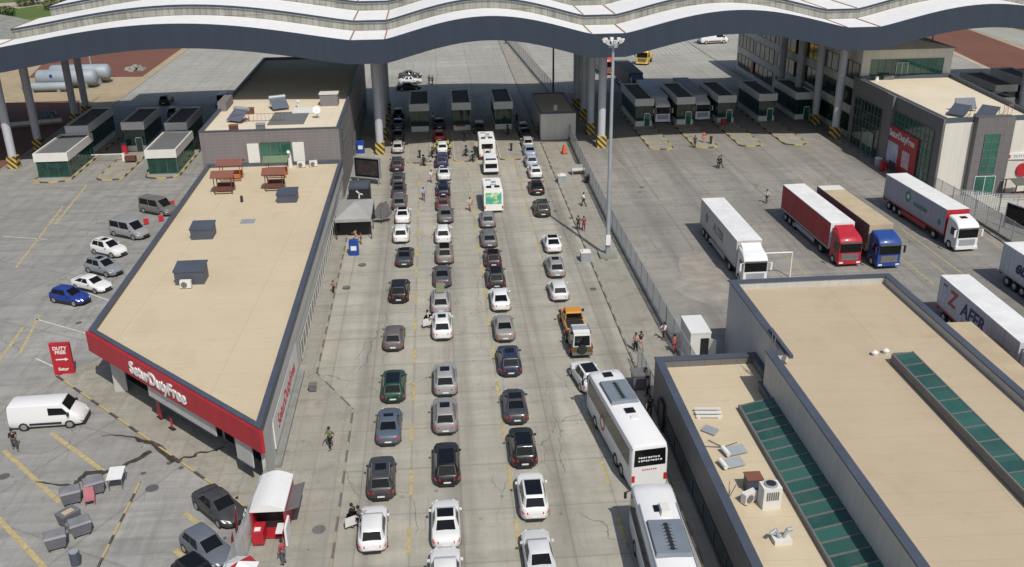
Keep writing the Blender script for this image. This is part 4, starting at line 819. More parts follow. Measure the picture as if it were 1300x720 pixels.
# (x px, y px of the rear bumper line, kind, roof, colour, heading, label)
CARS = [
 (473, 701, 'hatch', 'p', WH, .03, 'white hatchback with people at its open left side in the leftmost queue'),
 (484, 635, 'suv', 's', DG, .02, 'dark grey wagon with sunroof right before the white hatchback in the leftmost queue'),
 (493, 565, 'sedan', 's', BG, 0, 'blue grey sedan with sunroof in the leftmost queue'),
 (499, 511, 'wagon', 'g', GB, 0, 'dark green wagon with black glass roof in the leftmost queue'),
 (499, 445, 'hatch', 'p', (.10, .09, .09), -.02, 'brownish grey hatchback standing behind the lone black car in the leftmost queue'),
 (506, 384, 'suv', 'g', BK, -.02, 'glossy black car with a wide gap before and behind it in the leftmost queue'),
 (513, 338, 'sedan', 'g', (.03, .04, .045), -.02, 'dark teal sedan just behind two white cars in the leftmost queue'),
 (509, 308, 'suv', 'p', WH, 0, 'white car with white roof, rear one of the two white cars in the leftmost queue'),
 (511, 284, 'sedan', 'g', WH, 0, 'white car with black roof, front one of the two white cars in the leftmost queue'),
 (507, 266, 'wagon', 'p', GR, 0, 'grey wagon directly ahead of the white car with black roof in the leftmost queue'),
 (506, 251, 'sedan', 'g', DG, 0, 'dark grey sedan beside the blue shirt person in the leftmost queue'),
 (505, 235, 'hatch', 'p', (.035, .045, .05), 0, 'small dark slate hatchback second behind the shade line of the leftmost queue'),
 (504, 217, 'suv', 'g', (.03, .02, .022), 0, 'blackish car first out of the shade behind the silver one in the leftmost queue'),
 (505, 194, 'hatch', 'p', SIL, 0, 'silver hatchback halfway in the canopy shade at the striped column'),
 (505, 179, 'sedan', 'p', DG, 0, 'grey sedan in the shade just ahead of the silver hatchback'),
 (505, 164, 'sedan', 'g', BG, 0, 'blue grey sedan at the left side of the leftmost passport booth'),
 (506, 150, 'hatch', 'p', BK, 0, 'black hatchback foremost of the leftmost queue, past the booth window'),
 (567, 769, 'sedan', 'p', WH, 0, 'white sedan of which only the front shows at the bottom edge'),
 (567, 698, 'sedan', 'g', WH, 0, 'white sedan with black glass roof beside the lowest centre lane line'),
 (568, 616, 'wagon', 'g', BK, 0, 'long black car with glass roof in the second queue'),
 (566, 551, 'suv', 's', (.22, .21, .21), 0, 'grey suv with dark sunroof directly ahead of the long black car'),
 (566, 503, 'suv', 's', (.26, .27, .27), 0, 'silver grey suv with roof rails behind the white suv with open door'),
 (562, 431, 'suv', 's', WH, 0, 'white suv with its left front door open in the second queue'),
 (560, 398, 'wagon', 'b', (.30, .30, .29), 0, 'silver wagon with an olive box on its roof'),
 (562, 364, 'sedan', 'p', (.06, .065, .07), 0, 'dark car directly ahead of the wagon with roof box'),
 (565, 335, 'suv', 'g', BR, 0, 'brown grey suv with glass roof behind the white suv with white roof'),
 (563, 309, 'suv', 'p', WH, 0, 'white suv with white roof alone among dark cars in the second queue'),
 (566, 283, 'sedan', 'p', (.10, .105, .105), -.02, 'dark grey sedan just ahead of the lone white suv in the second queue'),
 (563, 267, 'hatch', 's', (.10, .045, .04), 0, 'dark red brown hatchback in the second queue'),
 (563, 249, 'wagon', 's', NV, 0, 'navy blue wagon, rear one of two navy cars in the second queue'),
 (564, 229, 'sedan', 'g', WH2, 0, 'white car with black roof between the two navy cars'),
 (561, 213, 'suv', 'p', (.012, .022, .07), 0, 'navy blue car with navy roof, front one of two navy cars in the second queue'),
 (562, 194, 'hatch', 'p', WH, 0, 'white car surrounded by people in yellow vests'),
 (558, 179, 'hatch', 's', RED, 0, 'bright red car at the shade edge between two booths'),
 (558, 164, 'sedan', 'p', BK, 0, 'black sedan in the shade ahead of the bright red car'),
 (690, 742, 'sedan', 'p', WH2, .02, 'white sedan cut by the bottom edge in the third queue'),
 (680, 660, 'suv', 'g', WH, .0, 'white suv with black glass roof in the third queue'),
 (667, 594, 'suv', 'g', BK, .0, 'shiny black suv right ahead of the white suv with black roof'),
 (657, 538, 'sedan', 'g', (.04, .042, .05), .0, 'dark slate sedan between the black suv and the navy suv'),
 (649, 477, 'suv', 's', (.014, .022, .05), .0, 'dark navy suv behind the grey brown sedan in the third queue'),
 (642, 433, 'sedan', 'p', (.22, .215, .20), .0, 'grey beige sedan behind the white coupe in the third queue'),
 (637, 395, 'coupe', 'p', WH, .0, 'white coupe shaped car with dark rear window in the third queue'),
 (631, 366, 'suv', 'g', (.02, .023, .026), .0, 'black car directly ahead of the white coupe in the third queue'),
 (627, 339, 'hatch', 'g', (.035, .02, .028), .0, 'blackish plum hatchback second ahead of the white coupe'),
 (622, 314, 'wagon', 'p', (.12, .12, .125), .0, 'grey wagon with shiny rear window third ahead of the white coupe'),
 (620, 289, 'hatch', 'p', (.17, .175, .18), .0, 'light grey hatchback directly behind the motorhome with the picture on its back'),
 (690, 741.5, None, None, None, 0, ''),
 (712, 382, 'hatch', 'p', WH2, -.0, 'white hatchback directly ahead of the orange off road car'),
 (708, 352, 'wagon', 's', (.25, .25, .25), -.0, 'silver grey wagon with dark roof beside the grey box on the walkway'),
 (704, 321, 'coupe', 'g', WH, .0, 'white car with black glass roof in the rightmost queue'),
 (690, 275, 'suv', 'p', (.018, .03, .024), .0, 'black green car at the tip of the mast shadow'),
 (683, 247, 'sedan', 'p', BK, .0, 'black sedan two cars behind the shade line cluster in the rightmost queue'),
 (681, 226, 'hatch', 's', (.55, .56, .56), .0, 'silver white car foremost of the sunlit white ones in the rightmost queue'),
 (676, 212, 'hatch', 'p', LB, .0, 'light blue grey car, rear one of two bluish cars in the rightmost queue'),
 (674, 200, 'sedan', 'p', (.20, .26, .33), .0, 'steel blue car, front one of two bluish cars in the rightmost queue'),
 (671, 188, 'hatch', 'p', (.33, .32, .31), .0, 'pale silver car at the canopy shade edge in the rightmost queue'),
 (668, 176, 'sedan', 'p', BK, 0, 'black car beside the right passport booth in the shade'),
 (665, 168, 'hatch', 'p', (.16, .20, .21), 0, 'grey teal car foremost in the rightmost queue'),
]
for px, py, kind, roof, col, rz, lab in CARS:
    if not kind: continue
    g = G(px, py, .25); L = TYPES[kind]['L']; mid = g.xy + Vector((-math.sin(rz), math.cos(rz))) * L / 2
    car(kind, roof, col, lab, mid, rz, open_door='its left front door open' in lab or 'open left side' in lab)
g = G(744, 500, .25); car('suv', 'g', WH, 'white suv with black roof squeezed beside the front of the coach', (g.x + .35, g.y + 2.3), .16)
# three cars beyond the left passport booth
for px, py, col, rf, lab in ((519, 114, BK, 'g', 'black car nearest the booths of three parked crosswise beyond them'), (521, 106, WH2, 'g', 'pale car in the middle of three parked crosswise beyond the booths'), (521, 99, DG, 'p', 'dark car farthest of three parked crosswise beyond the booths')):
    g = G(px, py); car('sedan', rf, col, lab, g.xy, -PI / 2 + .12, 'cars parked beyond the booths', 'parked_car')
for px, py, k_, col, lab in ((212, 131, 'suv', BK, 'black car in the shade beyond the left booths'), (222, 146, 'hatch', DG, 'dark car beside the left booth nearest the office block'), (283, 133, 'van', (.25, .26, .27), 'dark van with pale front at the office block corner')):
    g = G(px, py); car(k_, 'p', col, lab, g.xy, 0 if k_ != 'van' else PI, 'cars in the shade by the left booths', 'parked_car')
# parked cars along the store, facing it
def parked(p1, p2, kind, roof, col, lab, group='cars parked beside the store', name='parked_car', cat='car'):
    a, b = G(*p1).xy, G(*p2).xy; d = (b - a).normalized(); nrm = Vector((-d.y, d.x)) * TYPES[kind]['W'] / 2
    mid = (a + b) / 2 + nrm; return car(kind, roof, col, lab, mid, math.atan2(d.y, d.x) - PI / 2, group, name, cat)
parked((68, 385), (95, 390), 'hatch', 'p', BLU, 'bright blue hatchback, nearest of the row parked beside the store')
parked((95, 368), (122, 374), 'coupe', 'p', WH, 'white coupe between the blue hatchback and the grey suv')
parked((112, 347), (136, 353), 'suv', 's', (.20, .215, .235), 'blue grey suv between two white cars beside the store')
parked((118, 323), (144, 329), 'suv', 's', WH, 'white suv directly behind the silver van beside the store')
parked((143, 300), (172, 306), 'van', 'p', (.24, .245, .25), 'silver passenger van in the row beside the store', name='passenger_van', cat='van')
parked((181.7, 270.7), (207, 275.5), 'van', 'p', (.13, .12, .115), 'dark brown grey passenger van farthest in the row beside the store', name='passenger_van', cat='van')
parked((249, 646.7), (279, 671.7), 'sedan', 'p', DG, 'dark grey sedan parked below the store, in front of its kerb', 'cars parked below the store')
parked((235, 702.7), (262, 725), 'hatch', 'p', (.10, .115, .14), 'blue grey hatchback parked beside the dark grey sedan', 'cars parked below the store')
parked((226, 744), (252, 766), 'hatch', 'g', BK, 'black car roof just showing at the bottom edge', 'cars parked below the store')
# white delivery van
def delivery_van(name, label, loc, rz, col=(.66, .66, .66), L=5.3, W=2.0, H=2.05, rear=False):
    t = thing(name, label, 'van', loc, rz); hw = W / 2
    prof = [(0, .35, 1.0), (.05, .30, 1), (.3, .28, 1), (3.9, .28, 1), (4.4, .28, .99), (5.0, .30, .95), (5.3, .38, .84)]
    tops = [1.75, 2.0, 2.05, 2.05, 1.45, 1.08, .62]
    R_ = []
    for (y, zb, k), zt_ in zip(prof, tops):
        w2 = hw * k; wt = w2 * (.88 if zt_ > 1.2 else .9); yy = y - L / 2; zs = min(1.15, zt_ - .08)
        h_ = [(w2 * .9, zb), (w2, zb + .15), (w2, zs * .7), (w2 * .99, zs), (wt, zt_ - .06), (wt * .85, zt_)]
        R_.append([(x, yy, z) for x, z in h_] + [(0, yy, zt_ + .02)] + [(-x, yy, z) for x, z in h_[::-1]])
    b = MB().loft(R_).build('body', M['paint'], t, smooth=45, fix=True); b.color = (*col, 1)
    y1, y2 = 3.92 - L / 2, 4.42 - L / 2
    if rear: MB().box(-.8, .8, -L / 2 - .02, -L / 2 + .01, 1.0, 1.62).build('rear_window', M['glass'], t); MB().box(-.7, .7, -L / 2 + .25, -L / 2 + 1.0, 2.07, 2.10).build('roof_window', M['glass'], t)
    MB().slab((hw * .80, y2 + .02, 1.47), (-hw * .80, y2 + .02, 1.47), (-hw * .74, y1 + .05, 2.04), (hw * .74, y1 + .05, 2.04), -.02).build('windscreen', M['glass'], t)
    for s in (1, -1):
        q = [(s * (hw + .004), y1 - 1.0, 1.2), (s * (hw + .004), y2 - .02, 1.2), (s * hw * .95, y1 + .05, 1.72), (s * hw * .95, y1 - 1.0, 1.78)]
        MB().slab(*(q if s > 0 else [q[1], q[0], q[3], q[2]]), .015).build('side_window', M['glass'], t)
        MB().box(s * hw - .01, s * hw + .03 * s, -1.2, 1.1, .45, .62).build('side_moulding', M['black'], t)
        for yy in (-L / 2 + 1.0, L / 2 - 1.0):
            wv = MB().cyl((s * (hw - .24), yy, .35), (s * (hw + .02), yy, .35), .35, .35, 18).build('wheel', M['rubber'], t, smooth=40); MB().cyl((s * (hw + .021), yy, .35), (s * (hw + .03), yy, .35), .22, .2, 12).build('rim', M['chrome'], wv)
        MB().box(s * (hw + .02), s * (hw + .22), y2 - .15, y2, 1.15, 1.4).build('mirror', M['black'], t)
        MB().slab(*[(s * a * hw, L / 2 - b_, c) for a, b_, c in (((.88, .30, .72), (.55, .02, .70), (.55, .12, .88), (.90, .42, .92)) if s > 0 else ((.55, .02, .70), (.88, .30, .72), (.90, .42, .92), (.55, .12, .88)))], .05).build('headlight', M['head_light'], t)
    MB().box(-hw * .8, hw * .8, L / 2 - .12, L / 2 + .02, .3, .55).build('front_bumper', M['black'], t)
    MB().box(-hw * .96, hw * .96, -L / 2 - .03, -L / 2 + .05, .3, .5).build('rear_bumper', M['black'], t)
    return t
a, b = G(33, 547.7).xy, G(88, 544).xy; d = (b - a).normalized(); n_ = Vector((-d.y, d.x)); m_ = (a + b) / 2 + n_ * 1.0
delivery_van('delivery_van', 'big white windowless delivery van on the left parking lot', (*m_, 0), math.atan2(d.y, d.x) - PI / 2)
g = G(905, 55); delivery_van('delivery_van', 'white van far away at the top behind the canopy arch', (g.x, g.y, 0), -PI / 2 + .1, L=5.3).scale = (1.3, 1.3, 1.3)
g = G(623.7, 222); delivery_van('delivery_van', 'small white van between the two motorhomes', (g.x, g.y + 2.4, 0), 0, rear=True)
# ================================================================== MOTORHOMES
def motorhome(label, px, py, pic):
    g = G(px, py, .3); L, W, H = 6.6, 2.3, 2.95
    t = thing('motorhome', label, 'motorhome', (g.x, g.y + L / 2, 0), 0); hw = W / 2; bx = -L / 2
    b = MB().loft([[(-hw, bx, .35), (hw, bx, .35), (hw, bx, H - .1), (hw * .92, bx + .02, H), (-hw * .92, bx + .02, H), (-hw, bx, H - .1)],
                   [(-hw, 1.6, .35), (hw, 1.6, .35), (hw, 1.6, H - .1), (hw * .92, 1.6, H), (-hw * .92, 1.6, H), (-hw, 1.6, H - .1)],
                   [(-hw, 2.2, 1.6), (hw, 2.2, 1.6), (hw * .96, 2.3, H - .3), (hw * .85, 2.2, H - .12), (-hw * .85, 2.2, H - .12), (-hw * .96, 2.3, H - .3)]]).build('body', M['paint'], t, fix=True); b.color = (.74, .73, .69, 1)
    c = MB().loft([[(-.95, 1.4, .35), (.95, 1.4, .35), (.95, 1.4, 1.7), (-.95, 1.4, 1.7)], [(-.95, 2.5, .35), (.95, 2.5, .35), (.9, 2.4, 1.5), (-.9, 2.4, 1.5)], [(-.9, 3.25, .4), (.9, 3.25, .4), (.85, 3.15, .95), (-.85, 3.15, .95)]]).build('cab', M['paint'], t, fix=True); c.color = (.74, .73, .69, 1)
    MB().slab((.8, 3.1, 1.0), (-.8, 3.1, 1.0), (-.8, 2.45, 1.52), (.8, 2.45, 1.52), -.02).build('windscreen', M['glass'], t)
    for s in (1, -1):
        MB().box(s * hw - .01, s * hw + .015 * s, -2.2, -1.2, 1.6, 2.2).build('side_window', M['glass'], t); MB().box(s * hw - .01, s * hw + .015 * s, .2, 1.1, 1.6, 2.2).build('side_window', M['glass'], t)
        for yy in (-1.9, 2.4):
            MB().cyl((s * (hw - .3), yy, .35), (s * (hw - .02 if yy < 0 else hw - .12), yy, .35), .36, .36, 16).build('wheel', M['rubber'], t)
        MB().box(s * hw * .98 - .14 * s, s * hw * .98, bx - .02, bx + .03, .6, .95).build('tail_light', M['red_light'], t)
    if pic:
        m, nt, bb = newmat('back_picture'); no = N(nt, 'ShaderNodeTexNoise'); no.inputs['Scale'].default_value = 1.6; no.inputs['Detail'].default_value = 4; nt.links.new(coords(nt), no.inputs['Vector'])
        r = N(nt, 'ShaderNodeValToRGB'); r.color_ramp.elements[0].position = .38; r.color_ramp.elements[0].color = (.05, .30, .45, 1); r.color_ramp.elements[1].position = .62; r.color_ramp.elements[1].color = (.60, .60, .50, 1)
        e = r.color_ramp.elements.new(.5); e.color = (.08, .40, .10, 1); nt.links.new(no.outputs[0], r.inputs[0]); nt.links.new(r.outputs[0], bb.inputs['Base Color'])
        MB().box(-.95, .95, bx - .02, bx + .01, 1.2, 2.6).build('back_picture', m, t)
    else:
        MB().box(-.8, .8, bx - .02, bx + .01, 1.7, 2.4).build('rear_window', M['glass'], t)
        MB().cyl((0, bx - .2, 1.1), (0, bx - .01, 1.1), .34, .34, 16).build('spare_wheel', M['rubber'], t)
        for s in (1, -1): MB().bar((s * .45, bx - .3, .8), (s * .45, bx - .3, 2.0), .04).bar((s * .45, bx - .3, 2.0), (s * .75, bx - .02, 2.1), .03).build('bike_rack', M['walldark'], t)
        MB().box(-hw, hw, bx - .04, bx + .02, .4, .62).build('rear_stripe', M['red'], t)
    for x, y, s1, s2 in ((-.5, -2.2, .3, .3), (.5, -2.1, .3, .25), (.2, -.3, .25, .35), (-.4, .6, .35, .2)):
        MB().box(x - s1, x + s1, y - s2, y + s2, H, H + .12).build('roof_vent', M['glass'] if y < -1 else M['steel'], t)
    MB().box(-.3, .5, -1.5, -1.1, H, H + .06).build('roof_panel', M['steel'], t)
    return t
motorhome('white motorhome with a blue and green picture on its back', 627, 268, True)
motorhome('white motorhome with a spare wheel and rack on its back at the shade edge', 619, 201, False)
# boxy off road cars
def offroader(label, px, py, col, topcol, black_top=False, roofstuff=False, L=4.3, W=1.9, H=1.88, group=None, zc=.3):
    g = G(px, py, zc); t = thing('off_road_car', label, 'off-road car', (g.x, g.y + L / 2, 0), 0); hw = W / 2; y0 = -L / 2
    P_ = lambda n, mb, c, **k: setattr(mb.build(n, M['paint'], t, **k), 'color', (*c, 1))
    mb = MB().loft([[(-hw * .88, y, .5), (hw * .88, y, .5), (hw * k, y, .75), (hw * .87 * k, y, zt_), (-hw * .87 * k, y, zt_), (-hw * k, y, .75)] for y, zt_, k in ((y0, 1.1, .92), (y0 + .1, 1.15, .95), (.55, 1.15, .95), (.6, 1.12, .93), (1.5, 1.08, .86), (1.85, 1.0, .82))]); P_('body', mb, col, fix=True)
    mb = MB()
    for s in (1, -1):
        for yy in (-1.25, 1.25): mb.slab(*[(s * x_ if s > 0 else -x_, yy + y_, z_) for x_, y_, z_ in (((hw * .8, -.5, .85), (hw * 1.05, -.5, .85), (hw * 1.05, .5, .85), (hw * .8, .5, .85)) if s > 0 else ((hw * 1.05, -.5, .85), (hw * .8, -.5, .85), (hw * .8, .5, .85), (hw * 1.05, .5, .85)))], .08)
    for s in (1, -1):
        pass
    mb.build('wheel_flare', M['black'], t)
    mb = MB().loft([[(-hw * .82, y0 + .05, 1.14), (hw * .82, y0 + .05, 1.14), (hw * .82, .55, 1.14), (-hw * .82, .55, 1.14)], [(-hw * .74, y0 + .15, H - .08), (hw * .74, y0 + .15, H - .08), (hw * .72, .1, H - .04), (-hw * .72, .1, H - .04)], [(-hw * .68, y0 + .2, H), (hw * .68, y0 + .2, H), (hw * .66, .05, H), (-hw * .66, .05, H)]]); P_('hard_top', mb, topcol, fix=True)
    MB().slab((hw * .74, .56, 1.18), (-hw * .74, .56, 1.18), (-hw * .68, .16, H - .1), (hw * .68, .16, H - .1), -.03).build('windscreen', M['glass'], t)
    MB().slab((-hw * .7, y0 + .04, 1.24), (hw * .7, y0 + .04, 1.24), (hw * .66, y0 + .12, H - .14), (-hw * .66, y0 + .12, H - .14), .02).build('rear_window', M['glass'], t)
    for s in (1, -1):
        q = [(s * hw * .825, y0 + .3, 1.2), (s * hw * .825, .4, 1.2), (s * hw * .745, .08, H - .16), (s * hw * .76, y0 + .3, H - .16)]
        MB().slab(*(q if s > 0 else [q[1], q[0], q[3], q[2]]), -.02 if s < 0 else -.02).build('side_window', M['glass'], t)
        for yy in (-1.25, 1.25):
            wv = MB().cyl((s * (hw - .3), yy, .42), (s * (hw + .02), yy, .42), .42, .42, 18).build('wheel', M['rubber'], t, smooth=40); MB().cyl((s * (hw + .021), yy, .42), (s * (hw + .03), yy, .42), .22, .2, 10).build('rim', M['chrome'], wv)
        MB().box(s * hw * .85 - .12, s * hw * .85 + .06, y0 - .03, y0 + .03, .8, 1.05).build('tail_light', M['red_light'], t)
        MB().box(s * hw, s * (hw + .2), .45, .55, 1.15, 1.35).build('mirror', M['black'], t)
    MB().box(-hw * .9, hw * .9, y0 - .15, y0 - .01, .45, .65).build('rear_bumper', M['walldark'], t)
    MB().cyl((0, y0 - .25, 1.0), (0, y0 - .01, 1.0), .38, .38, 18).build('spare_wheel', M['rubber'], t)
    if roofstuff:
        for yy, hh in ((y0 + .3, .35), (y0 + 1.1, .35)): MB().box(-.7, .7, yy, yy + .55, H + .02, H + .12).build('roof_panel', M['white'] if yy < y0 + .5 else M['steel'], t)
        MB().bar((-.75, y0 + .2, H + .04), (-.75, .0, H + .04), .03).bar((.75, y0 + .2, H + .04), (.75, .0, H + .04), .03).build('roof_rack', M['black'], t)
    else:
        MB().box(-hw * .8, hw * .8, .75, 1.7, 1.08, 1.13).build('bonnet_panel', M['paint'], t).color = (*col, 1)
    return t
def pickup(label, px, py, col, L=5.0, W=1.88):
    g = G(px, py, .3); t = thing('pickup_truck', label, 'pickup', (g.x, g.y + L / 2, 0), 0); hw = W / 2; y0 = -L / 2
    P_ = lambda n, mb, c, **k: setattr(mb.build(n, M['paint'], t, **k), 'color', (*c, 1))
    P_('body', MB().loft([[(-hw * k * .9, y, .45), (hw * k * .9, y, .45), (hw * k, y, .7), (hw * .93 * k, y, zt_), (-hw * .93 * k, y, zt_), (-hw * k, y, .7)] for y, zt_, k in ((y0, 1.08, .93), (y0 + .12, 1.12, .98), (.9, 1.12, 1), (1.0, 1.12, .99), (2.0, 1.06, .95), (2.38, .96, .86), (2.5, .7, .78))]), col, fix=True)
    P_('cab', MB().loft([[(-hw * .88, -.75, 1.1), (hw * .88, -.75, 1.1), (hw * .84, 1.25, 1.1), (-hw * .84, 1.25, 1.1)], [(-hw * .76, -.65, 1.78), (hw * .76, -.65, 1.78), (hw * .74, .65, 1.80), (-hw * .74, .65, 1.80)], [(-hw * .68, -.55, 1.86), (hw * .68, -.55, 1.86), (hw * .66, .5, 1.87), (-hw * .66, .5, 1.87)]]), col, fix=True)
    MB().slab((hw * .78, 1.26, 1.16), (-hw * .78, 1.26, 1.16), (-hw * .68, .70, 1.76), (hw * .68, .70, 1.76), -.03).build('windscreen', M['glass'], t)
    MB().slab((-hw * .78, -.76, 1.2), (hw * .78, -.76, 1.2), (hw * .70, -.68, 1.74), (-hw * .70, -.68, 1.74), .02).build('rear_window', M['glass'], t)
    MB().box(-hw * .82, hw * .82, y0 + .15, -.9, 1.10, 1.17).build('bed_cover', M['black'], t); MB().bar((-hw * .8, -.95, 1.4), (hw * .8, -.95, 1.4), .06).build('roll_bar', M['black'], t)
    for s in (1, -1):
        q = [(s * hw * .885, -.55, 1.18), (s * hw * .86, 1.05, 1.18), (s * hw * .765, .6, 1.7), (s * hw * .78, -.55, 1.7)]
        MB().slab(*(q if s > 0 else [q[1], q[0], q[3], q[2]]), -.02).build('side_window', M['glass'], t)
        for yy in (-1.5, 1.6):
            wv = MB().cyl((s * (hw - .3), yy, .4), (s * (hw + .02), yy, .4), .4, .4, 18).build('wheel', M['rubber'], t, smooth=40); MB().cyl((s * (hw + .021), yy, .4), (s * (hw + .03), yy, .4), .22, .2, 10).build('rim', M['chrome'], wv)
        MB().box(s * hw * .85 - .1, s * hw * .85 + .05, y0 - .02, y0 + .04, .75, 1.05).build('tail_light', M['red_light'], t); MB().box(s * hw, s * (hw + .22), .95, 1.08, 1.15, 1.38).build('mirror', M['black'], t)
    MB().box(-hw * .9, hw * .9, y0 - .14, y0 - .01, .42, .6).build('rear_bumper', M['walldark'], t)
    return t
pickup('orange pickup truck with a black bed cover in the rightmost queue', 732, 428, (.52, .22, .02))
offroader('green off road car with white roof panels behind the orange one', 739, 452, (.05, .09, .04), (.5, .5, .48), roofstuff=True, H=2.25, L=4.2)
offroader('black boxy car in front of the motorhome with spare wheel', 609, 169, BK, BK)
# ================================================================== COACHES
def coach(label, cx, yrear, rz=0, L=12.2, W=2.55, H=3.55, kind=0):
    t = thing('coach', label, 'coach', (cx, yrear, 0), rz); hw = W / 2
    st = [(0, .93, H - .28), (.06, .97, H - .1), (.3, 1, H), (L - 1.2, 1, H), (L - .4, .99, H - .06), (L - .05, .95, H - .35), (L, .90, H - .9)]
    R_ = []
    for y, k, zt_ in st:
        w2 = hw * k; h_ = [(w2 * .95, .35), (w2, .5), (w2, 1.6), (w2 * .985, zt_ - .5), (w2 * .93, zt_ - .12), (w2 * .80, zt_)]
        R_.append([(x, y, z) for x, z in h_] + [(0, y, zt_ + .03)] + [(-x, y, z) for x, z in h_[::-1]])
    b = MB().loft(R_).build('body', M['paint'], t, smooth=40, fix=True); b.color = (.66, .66, .66, 1)
    for s in (1, -1):
        q = [(s * (hw + .003), .5, 1.75), (s * (hw + .003), L - .5, 1.75), (s * hw * .985, L - .7, H - .48), (s * hw * .985, .5, H - .48)]
        MB().slab(*(q if s > 0 else [q[1], q[0], q[3], q[2]]), .03).build('side_windows', M['glass'], t)
        for yy in (2.0, 3.3, L - 2.6):
            wv = MB().cyl((s * (hw - .3), yy, .5), (s * (hw + .02), yy, .5), .5, .5, 20).build('wheel', M['rubber'], t, smooth=40); MB().cyl((s * (hw + .021), yy, .5), (s * (hw + .03), yy, .5), .28, .24, 12).build('rim', M['chrome'], wv)
        MB().bar((s * hw * .9, L - .1, 2.9), (s * (hw + .20), L + .22, 2.5), .04).box(s * (hw + .20) - .08, s * (hw + .20) + .08, L + .15, L + .28, 2.1, 2.5).build('mirror', M['black'], t)
        MB().box(s * hw * .86 - .1, s * hw * .86 + .1, -.03, .02, .8, 1.3).build('tail_light', M['red_light'], t)
    MB().slab((hw * .88, L + .02, 1.2), (-hw * .88, L + .02, 1.2), (-hw * .85, L - .1, H - .5), (hw * .85, L - .1, H - .5), -.03).build('windscreen', M['glass'], t)
    rw = MB().slab((-hw * .85, -.02, 2.0), (hw * .85, -.02, 2.0), (hw * .82, -.02, H - .30), (-hw * .82, -.02, H - .30), .04).build('rear_window', M['glass'], t)
    if kind == 0:
        mm = face_mat((0, -.03, 2.62), (1, 0, 0), (0, .1, 1))
        for k, (zz, s_) in enumerate(((2.72, 'MAZINI TUR'), (2.42, '0532 221 11 00'))): pass
        for k in range(2):
            for j in range(9 + k): MB().box(-.80 + j * .165, -.80 + j * .165 + (.13, .09, .12, .11)[(j * 3 + k) % 4], -.056, -.046, 2.60 - k * .24 + (.03 if (j + k) % 3 == 0 else 0), 2.72 - k * .24).build('window_lettering', M['white'], rw)
        for j in range(7): MB().box(-.5 + j * .15, -.42 + j * .15, -.02, .005, 1.65, 1.75).build('rear_lettering', M['red'], t)
        pass
    # roof gear
    z = H + .03
    def hump(y0, y1, w2, hh, name, mat): return MB().loft([[(-w2, y0, z - .05), (w2, y0, z - .05), (w2, y1, z - .05), (-w2, y1, z - .05)], [(-w2 * .93, y0 + .12, z + hh), (w2 * .93, y0 + .12, z + hh), (w2 * .93, y1 - .12, z + hh), (-w2 * .93, y1 - .12, z + hh)]]).build(name, mat, t, fix=True)
    if kind == 0: ya, yb = 5.4, 8.6
    else: ya, yb = L - 7.4, L - 4.2
    ac = hump(ya, yb, 1.02, .22, 'roof_air_conditioner', M['coachgrey'])
    for k in range(8): MB().cyl((0, ya + .5 + k * .3, z + .221), (0, ya + .5 + k * .3, z + .25), .15, .15, 10).box(-.28, .28, ya + .42 + k * .3, ya + .45 + k * .3, z + .22, z + .24).build('fan_grille', M['black'], ac)
    if kind == 0:
        for yy in (4.1, 9.4): MB().box(-.35, .35, yy, yy + .65, z - .02, z + .06).build('roof_hatch', M['glass'], t)
        MB().cyl((.05, 3.5, z - .02), (.05, 3.5, z + .10), .35, .25, 16).build('antenna_dome', M['offwhite'], t, smooth=40)
        MB().box(-hw - .005, -hw + .02, 6.0, 7.2, .75, 1.6).build('emblem_panel', M['white'], t)
        mb = MB(); 
        for i in range(16):
            a0, a1 = 2 * PI * i / 16, 2 * PI * (i + 1) / 16
            mb.add([(-hw - .012, 6.6 + .62 * math.cos(a0), 1.5 + .62 * math.sin(a0)), (-hw - .012, 6.6 + .62 * math.cos(a1), 1.5 + .62 * math.sin(a1)), (-hw - .012, 6.6 + .40 * math.cos(a1), 1.5 + .40 * math.sin(a1)), (-hw - .012, 6.6 + .40 * math.cos(a0), 1.5 + .40 * math.sin(a0))], [(0, 1, 2, 3)])
        mb.build('round_emblem', M['red'], t)
    else:
        MB().loft([[(-.05, L - 3.8, z), (.55, L - 3.8, z), (.55, L - 2.7, z), (-.05, L - 2.7, z)], [(0, L - 3.7, z + .35), (.5, L - 3.7, z + .35), (.5, L - 2.8, z + .3), (0, L - 2.8, z + .3)]]).build('roof_unit', M['offwhite'], t, fix=True)
        MB().box(-.35, -.05, L - 3.3, L - 2.7, z - .02, z + .05).build('roof_hatch', M['glass'], t)
        for s in (1, -1): MB().box(s * 1.1 - .03, s * 1.1 + .03, .5, L - 2.5, z - .03, z + .05).build('roof_rail', M['steel'], t)
    return t
M['coachgrey'] = flat('grey_roof_cover', (.16, .19, .22), .5)
coach('white coach with black roof hatches and round red emblem on its left side', 12.85, 53.0, .12, L=11.0)
coach('white coach behind the first, running out of the bottom edge', 11.6, 37.2, -.035, L=12.0, kind=1)
